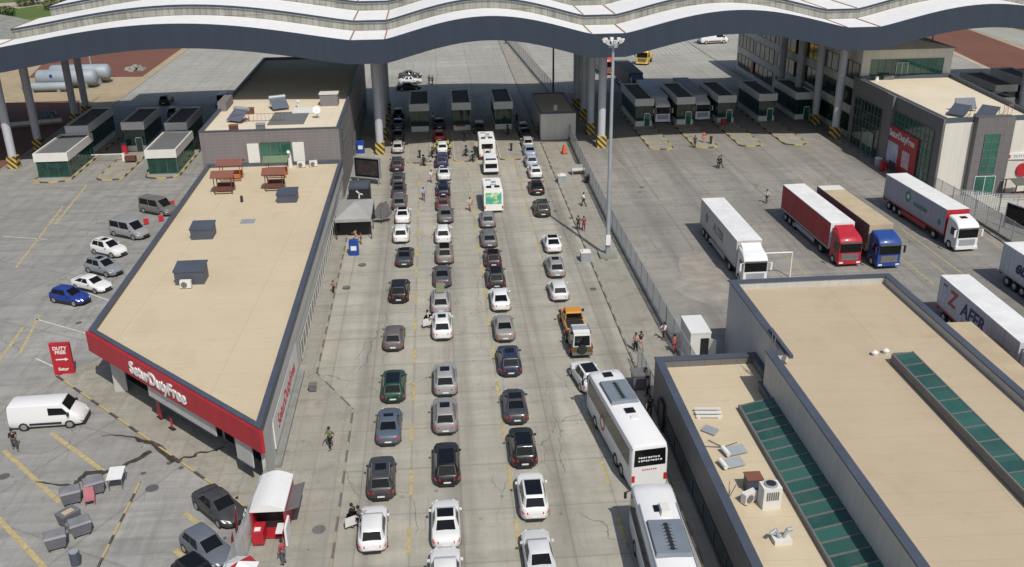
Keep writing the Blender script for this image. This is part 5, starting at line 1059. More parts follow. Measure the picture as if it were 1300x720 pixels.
# ================================================================== TRUCKS
def curtain():
    m, nt, b = newmat('curtain_side'); oi = N(nt, 'ShaderNodeObjectInfo'); sp = N(nt, 'ShaderNodeSeparateXYZ'); nt.links.new(coords(nt), sp.inputs[0])
    ln = mth(nt, 'LESS_THAN', mth(nt, 'FRACT', mth(nt, 'DIVIDE', sp.outputs[1], .66)), .09)
    c = mix(nt, mth(nt, 'MULTIPLY', ln, .35), oi.outputs['Color'], (.05, .05, .05)); g_ = noise(nt, coords(nt, 1, 1.5, .25), .9, 5, .7, .42, .75)
    c = mix(nt, mth(nt, 'MULTIPLY', g_, .30), c, (.17, .155, .13)); lo = N(nt, 'ShaderNodeMapRange'); nt.links.new(sp.outputs[2], lo.inputs[0]); lo.inputs[1].default_value = 2.1; lo.inputs[2].default_value = 1.1
    c = mix(nt, mth(nt, 'MULTIPLY', mth(nt, 'MULTIPLY', lo.outputs[0], noise(nt, coords(nt), 2.5, 4, .7, .3, .7)), .45), c, (.14, .125, .10)); nt.links.new(c, b.inputs['Base Color']); b.inputs['Roughness'].default_value = .6
    return m
M['curtain'] = curtain()
M['trailertop'] = panels('trailer_roof_sheet', (.66, .66, .65), 60, 50, .5, .9, 0, .10)
def truck(label, x, yf, rz=0, cab=(.66, .66, .65), side=(.6, .6, .6), roofm=None, frontm=None, L=13.6, tank=True, decal=None, deflector=True, group='articulated lorries on the truck yard', cabonly=False, sidemat=None, name='lorry', skirt=None):
    """nose at local y=0, trailer towards +y"""
    t = thing(name, label, 'lorry', (x, yf, 0), rz, group); W = 2.55; hw = W / 2
    P_ = lambda n, mb, c, **k: (lambda o: (setattr(o, 'color', (*c, 1)), o)[1])(mb.build(n, M['paint'], t, **k))
    mb = MB().loft([[(-w2, y, .45), (w2, y, .45), (w2, y, 1.6), (w2 * wt, y, zt_ - .12), (w2 * wt * .9, y, zt_), (-w2 * wt * .9, y, zt_), (-w2 * wt, y, zt_ - .12), (-w2, y, 1.6)] for y, w2, wt, zt_ in ((0, hw * .93, .96, 2.66), (.10, hw * .97, .96, 2.9), (.4, hw * .98, .95, 3.18), (.9, hw * .98, .93, 3.35), (2.1, hw * .98, .93, 3.55))])
    c = P_('cab', mb, cab, smooth=40, fix=True)
    if deflector: P_('roof_deflector', MB().loft([[(-.95, .85, 3.2), (.95, .85, 3.2), (.95, .95, 3.3), (-.95, .95, 3.3)], [(-1.05, 2.15, 3.2), (1.05, 2.15, 3.2), (1.0, 2.15, 3.85), (-1.0, 2.15, 3.85)]]), cab, fix=True)
    MB().slab((-hw * .88, -.03, 1.62), (hw * .88, -.03, 1.62), (hw * .87, -.02, 2.55), (-hw * .87, -.02, 2.55), .03).build('windscreen', M['glass'], t)
    MB().slab((-hw * .86, -.16, 2.58), (hw * .86, -.16, 2.58), (hw * .86, -.01, 2.70), (-hw * .86, -.01, 2.70), .03).build('sun_visor', M['black'], t)
    MB().box(-hw * .7, hw * .7, -.04, .02, .75, 1.45).build('grille', M['walldark'] if sum(cab) < 1.5 else M['steel'], t)
    P_('front_bumper', MB().box(-hw * .97, hw * .97, -.10, .3, .35, .68), cab)
    for s in (1, -1):
        MB().box(s * hw * .72 - .2, s * hw * .72 + .2, -.12, -.095, .45, .62).build('headlight', M['head_light'], t)
        q = [(s * hw * .985, .35, 1.75), (s * hw * .985, 1.3, 1.75), (s * hw * .945, 1.3, 2.5), (s * hw * .955, .4, 2.5)]
        MB().slab(*(q if s > 0 else [q[1], q[0], q[3], q[2]]), -.02).build('side_window', M['glass'], t)
        MB().bar((s * hw * .95, .12, 2.5), (s * (hw + .3), -.02, 2.5), .03).box(s * (hw + .26) - .09, s * (hw + .26) + .09, -.08, .06, 1.75, 2.5).build('mirror', M['black'] if sum(cab) < 1.5 else M['white'], t)
        ws = [.75 + .5, 4.4] + ([L + 2.4 - 1.2 - .3, L + 2.4 - 2.5 - .3, L + 2.4 - 3.8 - .3] if not cabonly else [])
        for yy in ws:
            wv = MB().cyl((s * (hw - .35), yy, .5), (s * (hw - .01), yy, .5), .5, .5, 18).build('wheel', M['rubber'], t, smooth=40); MB().cyl((s * (hw - .009), yy, .5), (s * (hw + .02), yy, .5), .28, .24, 12).build('rim', M['chrome'], wv)
    MB().box(-.45, .45, 2.1, 5.4, .65, .95).build('chassis', M['black'], t)
    if cabonly: return t
    y0, y1 = 2.45, 2.45 + L
    b = MB().box(-hw, hw, y0, y1, 1.15, 3.96)
    sb = b.build('trailer_box', sidemat or M['curtain'], t); sb.color = (*side, 1)
    MB().box(-hw - .012, hw + .012, y0 - .012, y1 + .012, 3.92, 4.0).build('trailer_roof', roofm or M['trailertop'], t)
    if frontm: MB().box(-hw * 1.005, hw * 1.005, y0 - .04, y0 - .001, 1.2, 3.98).build('trailer_front', frontm, t)
    MB().box(-hw * .9, hw * .9, y0 + .1, y1, .95, 1.148).build('trailer_chassis', M['black'], t)
    sk_ = skirt or M['steel']
    for s in (1, -1):
        MB().box(s * hw - .03, s * hw + .01 * s, y0 + 3.6, y1 - 4.6, .50, 1.0).build('side_guard', sk_, t)
        MB().box(s * (hw + .012) - .012, s * (hw + .012) + .012, y0, y1, 1.1, 1.25).build('side_rail', sk_, t)
    for s in (1, -1): MB().box(s * .9 - .25, s * .9 + .25, y1, y1 + .04, .75, 1.0).build('tail_light', M['red_light'], t)
    return t
def side_text(t, s, size, mat, y, z, shear=0, bold=.03, W=2.55):
    return text(s, size, mat, t, 'side_lettering', bold, .008, face_mat((-W / 2 - .02, y, z), (0, -1, 0), (0, 0, 1)), shear=shear)
M['deepblue'] = flat('deep_blue_print', (.01, .02, .10), .5); M['logogreen'] = flat('green_print', (.01, .22, .16), .5); M['greyprint'] = flat('grey_print', (.16, .17, .18), .5)
t1 = truck('white lorry with a dusty pale trailer nearest the walkway fence', 30.3, 86.2 - .6, 0, side=(.47, .46, .43))
m = MB(); o = MB().cyl((-1.285, 13.4, 2.6), (-1.30, 13.4, 2.6), .6, .6, 5).build('side_emblem', M['greyprint'], t1); side_text(t1, 'ALTER', 1.35, M['greyprint'], 8.9, 2.5)
tt = truck('red lorry with red curtain trailer and white roof', 41.5, 89.6, 0.03, cab=(.36, .012, .025), side=(.36, .014, .022), frontm=M['white'])
tt = truck('blue lorry cab with a tan roofed brown trailer beside the red lorry', 45.2, 88.6, 0.03, cab=(.012, .05, .22), side=(.14, .10, .09), roofm=M['tanroof'], frontm=M['tanroof'], deflector=False)
text('SANLINE', .32, M['white'], tt, 'cab_lettering', .02, .01, face_mat((0, .28, 2.98), (1, 0, 0), (0, .6, 1)))
MB().box(-1.29, 1.29, 14.3, 15.9, 4.0, 4.02).build('roof_patch', M['offwhite'], tt)
t4 = truck('white lorry with grey white trailer, green round logo and red lower rail', 55.4, 92.3, 0.05, side=(.36, .36, .42), skirt=M['red'], deflector=False, frontm=M['red'])
MB().cyl((-1.285, 10.5, 2.9), (-1.30, 10.5, 2.9), .62, .62, 18).build('side_logo', M['logogreen'], t4); MB().cyl((-1.301, 10.45, 2.95), (-1.31, 10.45, 2.95), .3, .3, 14).build('logo_centre', M['offwhite'], t4); side_text(t4, 'KARAVAN', .62, M['logogreen'], 7.7, 2.5); MB().cyl((-1.285, 3.6, 2.2), (-1.30, 3.6, 2.2), .35, .3, 12).build('side_logo', M['logogreen'], t4)
MB().box(-.35, .35, 1.1, 1.6, 3.42, 3.5).build('roof_hatch', M['glass'], t4)
t5 = truck('lorry with ZAFER in red and dark blue letters on its white trailer', 45.3, 61.3, -.035, side=(.50, .50, .55), skirt=M['red'])
side_text(t5, 'Z', 2.0, M['red'], 13.4, 2.72, .15, .05); side_text(t5, 'AFER', 1.75, M['deepblue'], 9.75, 2.66, .15, .05)
side_text(t5, 'LOJISTIK', .42, M['red'], 10.6, 1.62, 0, .01); MB().box(-1.30, -1.285, 14.6, 15.2, 3.4, 3.55).build('side_mark', M['deepblue'], t5)
for k in range(2): MB().box(-1.30, -1.285, 3.6 + k * .2, 5.9 - k * .2, 2.55 - k * .5, 2.62 - k * .5).build('side_line', M['greyprint'], t5)
tt = truck('lorry with sand coloured tarpaulin roof hidden behind the tall hall', 41.5, 53.0, -.03, cab=(.3, .3, .3), side=(.3, .2, .12), roofm=M['tanroof']); tt.scale = (.85, 1, .84)
t7 = truck('lorry with plain grey white trailer and dark blue letters at the right edge', 55.9, 68.6, 0, side=(.52, .54, .57))
side_text(t7, 'eb', 1.9, M['deepblue'], 12.6, 2.55, .35, .06)
# trucks at the booths
truck('white lorry waiting between the first and second truck booth', 36.2, 152.3, .0, cab=(.8, .8, .8), side=(.35, .42, .50), roofm=flat('pale_blue_roof', (.45, .52, .58), .6), group='lorries at the truck booths')
truck('white lorry waiting between the second and third truck booth', 43.0, 153.2, .0, cab=(.8, .8, .8), side=(.3, .3, .3), roofm=M['tarp'], group='lorries at the truck booths')
truck('dark blue lorry with dark trailer behind the first truck booth', 36.2, 172.0, .02, cab=(.02, .03, .06), side=(.05, .05, .06), roofm=M['roofgrey'], group='lorries at the truck booths')
tt = truck('lorry with a red and white front far behind the mast', 34.2, 193.5, .02, cab=(.45, .06, .03), side=(.3, .3, .3), roofm=M['white'], group='lorries at the truck booths', L=5)
tt = truck('yellow truck with flat bed beyond the canopy shade', 43.2, 203.0, -.40, cab=(.65, .42, .01), side=(.5, .3, .02), cabonly=True, group='lorries at the truck booths', deflector=False)
b_ = MB().box(-1.2, 1.2, 2.2, 6.5, .95, 1.3).box(-1.2, -1.1, 2.2, 6.5, 1.3, 1.6).box(1.1, 1.2, 2.2, 6.5, 1.3, 1.6).build('flat_bed', M['paint'], tt); b_.color = (.65, .42, .01, 1)
# ================================================================== MAST, FENCES, SMALL BUILDINGS
t = thing('light_mast', 'tall grey floodlight mast with a crown of white lamps', 'light mast', (17.39, 95.4, 0))
MB().cyl((0, 0, .3), (0, 0, 22.3), .25, .13, 14).build('pole', M['steel'], t, smooth=40); MB().box(-.9, .9, -.9, .9, .0, .3).build('base', M['plinth'], t)
MB().box(-.28, .22, -.45, -.28, 1.4, 2.5).build('control_box', M['white'], t)
cr = MB().cyl((0, 0, 22.0), (0, 0, 22.2), .5, .5, 16).build('crown_ring', M['steel'], t)
for i in range(8):
    a = 2 * PI * i / 8; x, y = .85 * math.cos(a), .85 * math.sin(a)
    MB().bar((x * .5, y * .5, 22.2), (x, y, 22.5), .05).loft([[(x - .12, y - .12, 22.45), (x + .12, y - .12, 22.45), (x + .12, y + .12, 22.45), (x - .12, y + .12, 22.45)], [(x * 1.1 - .18, y * 1.1 - .18, 22.8), (x * 1.1 + .18, y * 1.1 - .18, 22.8), (x * 1.1 + .18, y * 1.1 + .18, 22.8), (x * 1.1 - .18, y * 1.1 + .18, 22.8)]]).build('floodlight', M['white'], t, fix=False)
for x, y, h, lab in ((20.6, 171, 17, 'dark steel lamp post seen under the right canopy arch'), (-70, 205, 12, 'grey pole beside the storage tanks'), (83.5, 160, 16, 'pale lamp mast over the red field at the upper right')):
    t = thing('lamp_post', lab, 'lamp post', (x, y, 0)); MB().cyl((0, 0, 0), (0, 0, h), .2, .12, 10).build('pole', M['walldark'] if x < 30 and x > 0 else M['steel'], t); MB().box(-1.2, 1.2, -.15, .15, h, h + .15).box(-1.3, -.7, -.25, .25, h - .1, h).box(.7, 1.3, -.25, .25, h - .1, h).build('lamp_head', M['white'], t)
def fence(name, label, pts, h, mat, post=2.5, base=0, cat='fence', group=None):
    t = thing(name, label, cat, (pts[0][0], pts[0][1], 0), 0, group); o = Vector((*pts[0], 0))
    pn = MB(); ps = MB(); bs = MB()
    for a, b in zip(pts, pts[1:]):
        a = Vector((*a, 0)) - o; b = Vector((*b, 0)) - o; d = b - a; L = d.length; d.normalize(); n = Vector((-d.y, d.x, 0)) * .02
        pn.add([a + n + Vector((0, 0, base)), b + n + Vector((0, 0, base)), b + n + Vector((0, 0, h)), a + n + Vector((0, 0, h))], [(0, 1, 2, 3)])
        k = max(1, round(L / post))
        for i in range(k + 1): p = a + d * (L * i / k); ps.cyl(p, p + Vector((0, 0, h + .1)), .045, .045, 6)
        ps.bar(a + Vector((0, 0, h)), b + Vector((0, 0, h)), .035)
        if base: m = Vector((-d.y, d.x, 0)) * .15; bs.slab(a - m + Vector((0, 0, base)), b - m + Vector((0, 0, base)), b + m + Vector((0, 0, base)), a + m + Vector((0, 0, base)), base)
    pn.build('mesh_panel', mat, t); ps.build('posts', M['steel'], t)
    if base: bs.build('concrete_base', M['plinth'], t)
    return t
fence('mesh_fence', 'long pale mesh fence between the right walkway and the truck yard', [(20.0, 147), (19.6, 131), (19.3, 106), (19.5, 77), (19.7, 66.5)], 2.3, M['meshdense'], 2.6, .35)
fence('mesh_fence', 'pale mesh fence at the top end behind the grey container', [(17, 245), (20.9, 178), (20.3, 149)], 2.6, M['mesh'], 3, .3)
fence('mesh_fence', 'short mesh fence with gate posts beside the annex corner', [(15.6, 70.3), (15.6, 64.1)], 2.2, M['mesh'], 1.6)
fence('mesh_fence', 'pale fence running down from the store corner', [(-12.2, 54.8), (-12.9, 47), (-13.2, 36)], 2.4, M['meshdense'], 2.0)
fence('mesh_fence', 'wire fence along the truck yard in front of the stair tower', [(60.9, 114.5), (61.4, 107), (61.7, 97), (61.6, 84)], 2.4, M['mesh'], 2.4, .3)
fence('mesh_fence', 'wire fence panel closing the forecourt beside the stair tower', [(61.4, 107), (66, 104.5), (70, 104)], 2.2, M['mesh'], 2.4)
fence('far_fence', 'distant grey boundary fence at the upper right', [(116, 263), (150, 243), (230, 212)], 3.2, M['mesh'], 4, .6)
fence('far_fence', 'low white barrier row across the red field behind the left columns', [(-72, 163), (-63, 166)], .9, M['offwhite'], 1.5, .3)
fence('far_fence', 'low wall and fence beside the road left of the tanks', [(-110, 196), (-92, 216), (-80, 236)], 2.0, M['mesh'], 3, .8)
t = thing('street_gate', 'white height bar frame beside the pale lorry', 'barrier frame', (34.6, 87.6, 0)); MB().cyl((0, 0, 0), (0, 0, 2.7), .07).build('post', M['white'], t); MB().cyl((0, 0, 2.7), (-3.2, 0, 2.7), .07).cyl((-3.2, 0, 2.7), (-3.2, 0, 0), .07).build('top_bar', M['white'], t)
# container office by the walkway and small white container
t = thing('grey_container', 'grey box building with a vent on its flat roof at the shade edge', 'container building', (18.6, 144.6, 0))
MB().box(-3.1, 2.3, 0, 14, 0, 4.1).build('body', M['wallcream'], t); MB().box(-2.9, 2.1, .2, 13.8, 4.1, 4.14).build('roof', M['roofbeige'], t); f = MB(); ring(f, [(-3.15, -.05), (2.35, -.05), (2.35, 14.05), (-3.15, 14.05)], .2, 4.0, 4.3); f.build('roof_edge', M['coping'], t); MB().cyl((-.6, 2.0, 4.1), (-.6, 2.0, 4.9), .35, .3, 12).build('roof_vent', M['offwhite'], t)
MB().box(-3.14, -3.1, 2.5, 3.5, .1, 2.2).build('door', M['black'], t)
p = G(873, 446); t = thing('white_container', 'small white container cabin with an open dark doorway in the truck yard', 'container', (21.0, 71.0, 0), .0)
MB().box(-.85, .85, 0, 3.4, .12, 2.45).build('body', M['offwhite'], t); MB().box(-.88, .88, -.03, 3.43, 2.42, 2.54).build('roof', M['white'], t); MB().box(.0, .7, -.03, .02, .2, 2.0).build('doorway', M['black'], t); MB().slab((.72, -.02, .2), (1.2, -.5, .2), (1.2, -.5, 2.0), (.72, -.02, 2.0), .04).build('door', M['offwhite'], t)
# kiosk
t = thing('food_kiosk', 'kiosk trailer with a curved white roof and open red front', 'kiosk', (-11.45, 50.0, .1), -.02); t.scale = (.92, .88, .95)
mb = MB(); n = 9; r = []
for y in (0, 4.3): r.append([(-1.15 + 2.3 * i / n, y, 2.35 + .38 * math.sin(PI * i / n)) for i in range(n + 1)] + [(1.15, y, 2.22), (-1.15, y, 2.22)])
mb.loft(r); mb.build('roof', M['white'], t, fix=True)
MB().box(-1.1, -1.02, .1, 4.2, .1, 2.25).box(1.02, 1.1, .1, 4.2, .1, 2.25).box(-1.02, 1.02, 4.1, 4.2, .1, 2.25).box(-1.02, 1.02, .1, 4.1, .1, .2).build('walls', M['red'], t)
MB().box(-1.02, 1.02, 1.2, 1.25, .2, 2.2).build('dark_interior', M['black'], t)
ct = MB().box(-1.05, -.3, -.7, .6, .2, 1.1).build('counter', M['red'], t); MB().box(-.9, -.5, -.5, -.1, 1.11, 1.16).build('tray', M['white'], ct); MB().box(.5, .95, -.6, .5, .9, 1.0).build('white_table', M['white'], t)
MB().slab((1.15, .6, 1.9), (2.0, .6, 2.15), (2.0, 3.6, 2.15), (1.15, 3.6, 1.9), .05).build('side_awning', M['walldark'], t); MB().box(1.15, 1.3, -.9, .6, .1, 1.5).build('white_board', M['white'], t)
p = G(312, 716); t = thing('market_umbrella', 'red and white umbrella top at the bottom edge', 'umbrella', (-12.2, 44.9, .1)); f = MB(); MB().cyl((0, 0, 0), (0, 0, 2.4), .04).build('pole', M['steel'], t)
for i in range(8):
    a0, a1 = 2 * PI * i / 8 + .39, 2 * PI * (i + 1) / 8 + .39; f.add([(0, 0, 2.6), (1.0 * math.cos(a0), 1.0 * math.sin(a0), 2.15), (1.1 * math.cos(a1), 1.1 * math.sin(a1), 2.15)], [(0, 1, 2)], int(i % 4 == 0)); f.add([(0, 0, 2.58), (1.1 * math.cos(a1), 1.1 * math.sin(a1), 2.13), (1.0 * math.cos(a0), 1.0 * math.sin(a0), 2.13)], [(0, 1, 2)], int(i % 4 == 0))
f.build('canopy_cloth', [M['white'], M['red']], t)
for i, (px, py, lab) in enumerate(((301, 660, 'red flag banner on the fence beside the kiosk, upper one'), (297, 690, 'red flag banner on the fence near the umbrella, lower one'))):
    g = G(px, py, 1.2); t = thing('flag_banner', lab, 'banner', (g.x, g.y, 0)); MB().cyl((0, 0, 0), (0, 0, 2.2), .03).build('pole', M['steel'], t); MB().slab((0, 0, .8), (.05, -.7, .8), (.05, -.7, 2.1), (0, 0, 2.1), .02).build('cloth', M['red'], t)
# red standing sign
t = thing('totem_sign', 'tall red DUTY FREE sign board standing on the parking lot', 'sign', (-31.8, 73.95, 0), .02)
bd = MB().box(-.8, .8, -.15, .15, 0, 2.9).build('board', M['red'], t)
for s_, z, sz in (('DUTY', 2.45, .42), ('FREE', 2.08, .42), ('Setur', .55, .38)): text(s_, sz, M['white'], bd, 'sign_letters', .012, .01, face_mat((0, -.16, z), (1, 0, 0), (0, 0, 1)))
MB().box(-.45, .3, -.175, -.155, 1.4, 1.5).build('arrow_shaft', M['white'], bd); mb = MB(); mb.prism([(.28, -.1), (.5, .1), (.28, .3)], 0, .02); o = MB(); o.add([(.28, -.17, 1.3), (.55, -.17, 1.45), (.28, -.17, 1.6)], [(0, 1, 2)]); o.build('arrow_head', M['white'], bd)
for px, py, h, lab in ((204, 532, 2.1, 'red roll-up banner in front of the store window'), (219, 546, .9, 'small red stand beside the red roll-up banner')):
    g = G(px, py); t = thing('banner_stand', lab, 'banner', (g.x, g.y, .1), -.85); MB().box(-.32 if h > 1 else -.1, .32 if h > 1 else .1, -.03, .03, .05, h).build('banner', M['red'], t); MB().box(-.35, .35, -.15, .15, 0, .06).build('foot', M['black'], t)
# screen, gazebo, flags
t = thing('led_screen', 'dark advertising screen on legs in front of the striped column', 'screen', (-9.6, 124.7, 0), math.atan2(-1.4, 2.8) * .9)
MB().box(-1.9, 1.9, -.18, .18, .9, 3.7).build('housing', M['steel'], t); MB().box(-1.75, 1.75, -.2, -.181, 1.05, 3.55).build('screen', M['glass'], t)
m, nt, bb = newmat('dim_picture'); c_ = mix(nt, noise(nt, coords(nt), 1.2, 4, .6, .4, .62), (.012, .02, .025), (.05, .03, .03)); nt.links.new(c_, bb.inputs['Base Color']); MB().box(-1.6, 1.6, -.215, -.201, 1.3, 3.3).build('picture', m, t)
for s in (-1, 1): MB().box(s * 1.5 - .08, s * 1.5 + .08, -.5, .5, 0, .1).box(s * 1.5 - .06, s * 1.5 + .06, -.06, .06, 0, .9).build('leg', M['steel'], t)
def gazebo(name, label, x0, x1, y0, y1, h, cloth, wall=None, peak=.9):
    cx, cy = (x0 + x1) / 2, (y0 + y1) / 2; t = thing(name, label, 'gazebo', (cx, cy, 0)); a, b = (x1 - x0) / 2, (y1 - y0) / 2
    for sx in (-1, 1):
        for sy in (-1, 0, 1): MB().cyl((sx * a * .97, sy * b * .97, 0), (sx * a * .97, sy * b * .97, h), .05).build('post', M['black'], t)
    r = MB(); top = (0, 0, h + peak); cs = [(-a, -b, h), (a, -b, h), (a, b, h), (-a, b, h)]
    r.add(cs + [top], [(0, 1, 4), (1, 2, 4), (2, 3, 4), (3, 0, 4)]); cl = [(x, y, z - .35) for x, y, z in cs]; r.add(cs + cl, [(0, 4, 5, 1), (1, 5, 6, 2), (2, 6, 7, 3), (3, 7, 4, 0)]); r.build('roof_cloth', cloth, t)
    if wall: wall(t, a, b, h)
    return t
def w1(t, a, b, h):
    MB().box(-a * .9, a * .9, -b * .55, -b * .5, .1, h - .4).build('back_cloth', M['black'], t)
    MB().box(-a * .95, a * .95, b * .93, b * .95, .1, h - .3).box(-a * .95, -a * .93, -b * .2, b * .93, .1, h - .3).build('side_cloth', M['black'], t); MB().box(-a * .7, a * .7, -.3, .3, .2, .9).build('counter', M['walldark'], t)
gazebo('grey_gazebo', 'large grey fabric gazebo beside the store wall', -12.0, -8.0, 103.4, 110.6, 2.5, M['membrane'], w1)
def w2(t, a, b, h): MB().box(-a * .95, a * .95, -b * .95, -b * .9, .5, h - .05).build('front_cloth', M['black'], t); o = t; MB().slab((-.1, -b * 1.0 - .02, 1.0), (.05, -b * 1.0 - .02, 1.0), (.08, -b * 1.0 - .02, 1.7), (-.05, -b * 1.0 - .02, 1.7), .02).slab((-.4, -b * 1.0 - .02, 1.9), (-.05, -b * 1.0 - .02, 1.6), (.05, -b * 1.0 - .02, 1.75), (-.3, -b * 1.0 - .02, 2.05), .02).slab((.0, -b * 1.0 - .02, 1.55), (.45, -b * 1.0 - .02, 1.4), (.45, -b * 1.0 - .02, 1.55), (.0, -b * 1.0 - .02, 1.72), .02).build('white_emblem', M['white'], t)
gazebo('black_gazebo', 'small black tent with a white emblem between the gazebo and the screen', -11.4, -8.9, 115.6, 118.4, 2.5, M['coping'], w2, .2)
for k, (x, y, r_) in enumerate(((-7.2, 108.6, .75), (-7.0, 110.2, .8), (-6.4, 108.9, .6))):
    t = thing('feather_flag', ['black fan shaped flag nearest beside the grey gazebo', 'black fan shaped flag farthest beside the grey gazebo', 'dark flag at the queue side of the grey gazebo'][k], 'flag', (x, y, 0), .3 * k, 'dark flags beside the grey gazebo')
    MB().cyl((0, 0, 0), (0, 0, 1.9), .03).build('pole', M['black'], t); MB().cyl((0, -.02, 1.35), (0, .02, 1.35), r_, r_, 14).build('cloth', M['walldark'], t)
for x, y, c_, lab, s in ((-9.7, 99.0, 'blue', 'blue bin box standing below the gazebo by the kerb', 1.0), (-11.6, 140.7, 'blue', 'blue cabinet with white notice beside the office block', 1.1), (-13.0 + .9, 141.5, 'blue', 'low blue box left of the blue cabinet', .6)):
    t = thing('blue_box', lab, 'box', (x, y, 0)); MB().box(-.5 * s, .5 * s, -.45 * s, .45 * s, 0, 1.6 * s).build('body', M['blue'], t); MB().box(-.3 * s, .3 * s, -.45 * s - .02, -.45 * s - .002, .6 * s, 1.1 * s).build('notice', M['white'], t)
for px, py, z, lab in ((743, 331, 1.0, 'grey concrete box bin on the kerb left of the mast foot'), (713, 232, 1.0, 'grey box bin on the kerb farther up the right walkway')):
    g = G(px, py); t = thing('kerb_bin', lab, 'bin', (g.x, g.y, 0)); MB().box(-.5, .5, -.45, .45, 0, z).build('body', M['steel'], t); MB().box(-.55, .55, -.5, .5, z, z + .1).box(-.3, .3, -.25, .25, z + .1, z + .25).build('lid', M['offwhite'], t)
g = G(734, 222); t = thing('white_desk', 'white desk with green top on the right walkway', 'desk', (g.x, g.y, 0), 0); MB().box(-.9, .9, -.35, .35, .7, 1.0).build('top', M['offwhite'], t); MB().box(-.85, -.75, -.3, .3, 0, .7).box(.75, .85, -.3, .3, 0, .7).build('leg', M['steel'], t); MB().slab((-.95, -.2, 1.0), (.7, -.2, 1.0), (.7, .6, 1.3), (-.95, .6, 1.3), .04).build('cover', M['plinth'], t)
g = G(745, 232); t = thing('wheelie_bin', 'dark bin against the mesh fence on the right walkway', 'bin', (g.x, g.y, 0)); MB().box(-.3, .3, -.35, .35, .1, 1.0).build('body', M['black'], t); MB().box(-.33, .33, -.38, .38, 1.0, 1.08).build('lid', M['walldark'], t)
g = G(716, 195); t = thing('traffic_barrier', 'orange red barrier post near the grey box building', 'barrier', (g.x, g.y, 0), .3); MB().loft([[(-.3, -.3, 0), (.3, -.3, 0), (.3, .3, 0), (-.3, .3, 0)], [(-.12, -.12, 1.3), (.12, -.12, 1.3), (.12, .12, 1.3), (-.12, .12, 1.3)]]).build('cone', flat('orange_red', (.6, .08, .03), .6), t); MB().box(-.4, .4, -.4, .4, 0, .06).build('base', M['black'], t)
for px, py, lab, s_ in ((812, 492, 'dark grey container bin at the annex corner beside the coach', 1.2), (398, 498, 'small dark litter bin on the left walkway', .55)):
    g = G(px, py); t = thing('dark_bin', lab, 'bin', (g.x, g.y, .1 if px < 500 else 0)); MB().loft([[(-.45 * s_, -.4 * s_, .1), (.45 * s_, -.4 * s_, .1), (.45 * s_, .4 * s_, .1), (-.45 * s_, .4 * s_, .1)], [(-.55 * s_, -.5 * s_, 1.1 * s_), (.55 * s_, -.5 * s_, 1.1 * s_), (.55 * s_, .5 * s_, 1.1 * s_), (-.55 * s_, .5 * s_, 1.1 * s_)]]).build('body', M['dumpster'], t); MB().box(-.6 * s_, .6 * s_, -.55 * s_, .55 * s_, 1.1 * s_, 1.2 * s_).build('lid', M['walldark'], t)
# dumpsters
def dumpster():
    t = bpy.data.objects.new('dumpster', None); C.objects.link(t)
    MB().loft([[(-.6, -.42, .2), (.6, -.42, .2), (.6, .42, .2), (-.6, .42, .2)], [(-.72, -.55, 1.1), (.72, -.55, 1.1), (.72, .55, 1.1), (-.72, .55, 1.1)]]).build('body', M['dumpster'], t)
    MB().loft([[(-.76, -.6, 1.1), (.76, -.6, 1.1), (.76, .6, 1.1), (-.76, .6, 1.1)], [(-.7, -.45, 1.22), (.7, -.45, 1.22), (.7, .3, 1.36), (-.7, .3, 1.36)]]).build('lid', M['dumpsterlid'], t)
    for sx in (-1, 1):
        for sy in (-1, 1): MB().cyl((sx * .5 - .05, sy * .35, .1), (sx * .5 + .05, sy * .35, .1), .1, .1, 10).build('wheel', M['rubber'], t)
    return t
M['dumpsterlid'] = flat('grey_lid', (.16, .16, .175), .55, 0, .15, 1.5)
d0 = dumpster()
for i, (px, py, rz, lab) in enumerate(((73, 693, .35, 'grey dumpster lowest and apart from the others'), (104, 676, .5, 'grey dumpster with a small cart at its side, second from the bottom'), (89, 663, .9, 'grey dumpster with open lid and rubbish inside'), (92, 636, .35, 'light grey lidded dumpster left of the pink chair'), (121, 624, .45, 'dark grey dumpster topmost beside the white table'))):
    o = d0 if i == 0 else copy_tree(d0); o.location = G(px, py + 2); o.rotation_euler = (0, 0, rz); tag(o, lab, 'dumpster', 'grey dumpsters on the left parking lot'); o.scale = (.87, .87, .87)
    if 'open lid' in lab:
        for ch in o.children:
            if ch.name.startswith('lid'): ch.rotation_euler = (1.2, 0, 0); ch.location = (0, .1, -.2)
        MB().box(-.4, .4, -.3, .2, .8, 1.12).build('rubbish', M['tanroof'], o)
g = G(150, 616); t = thing('white_table', 'white topped table on thin legs beside the dumpsters', 'table', g, .1); MB().slab((-.5, -.75, .98), (.5, -.75, .98), (.5, .75, 1.02), (-.5, .75, 1.02), .06).build('table_top', M['white'], t)
for sx in (-1, 1):
    for sy in (-1, 1): MB().cyl((sx * .42, sy * .6, 0), (sx * .45, sy * .65, .95), .03).build('leg', M['walldark'], t)
g = G(115, 640); t = thing('pink_chair', 'faded pink plastic chair between the dumpsters', 'chair', g, .3); pk = flat('faded_pink', (.42, .16, .18), .6); MB().box(-.32, .32, -.3, .3, .42, .48).build('seat', pk, t); MB().slab((-.32, .3, .48), (.32, .3, .48), (.3, .42, 1.05), (-.3, .42, 1.05), .04).build('backrest', pk, t)
for sx in (-1, 1):
    for sy in (-1, 1): MB().cyl((sx * .28, sy * .26, 0), (sx * .28, sy * .26, .42), .03).build('leg', pk, t)
g = G(97, 716); t = thing('blue_drum', 'small blue drum at the bottom edge of the parking lot', 'drum', g); MB().cyl((0, 0, 0), (0, 0, .9), .3, .3, 14).build('body', M['coping'], t); MB().cyl((0, 0, .9), (0, 0, .95), .27, .27, 14).build('lid', M['steel'], t)
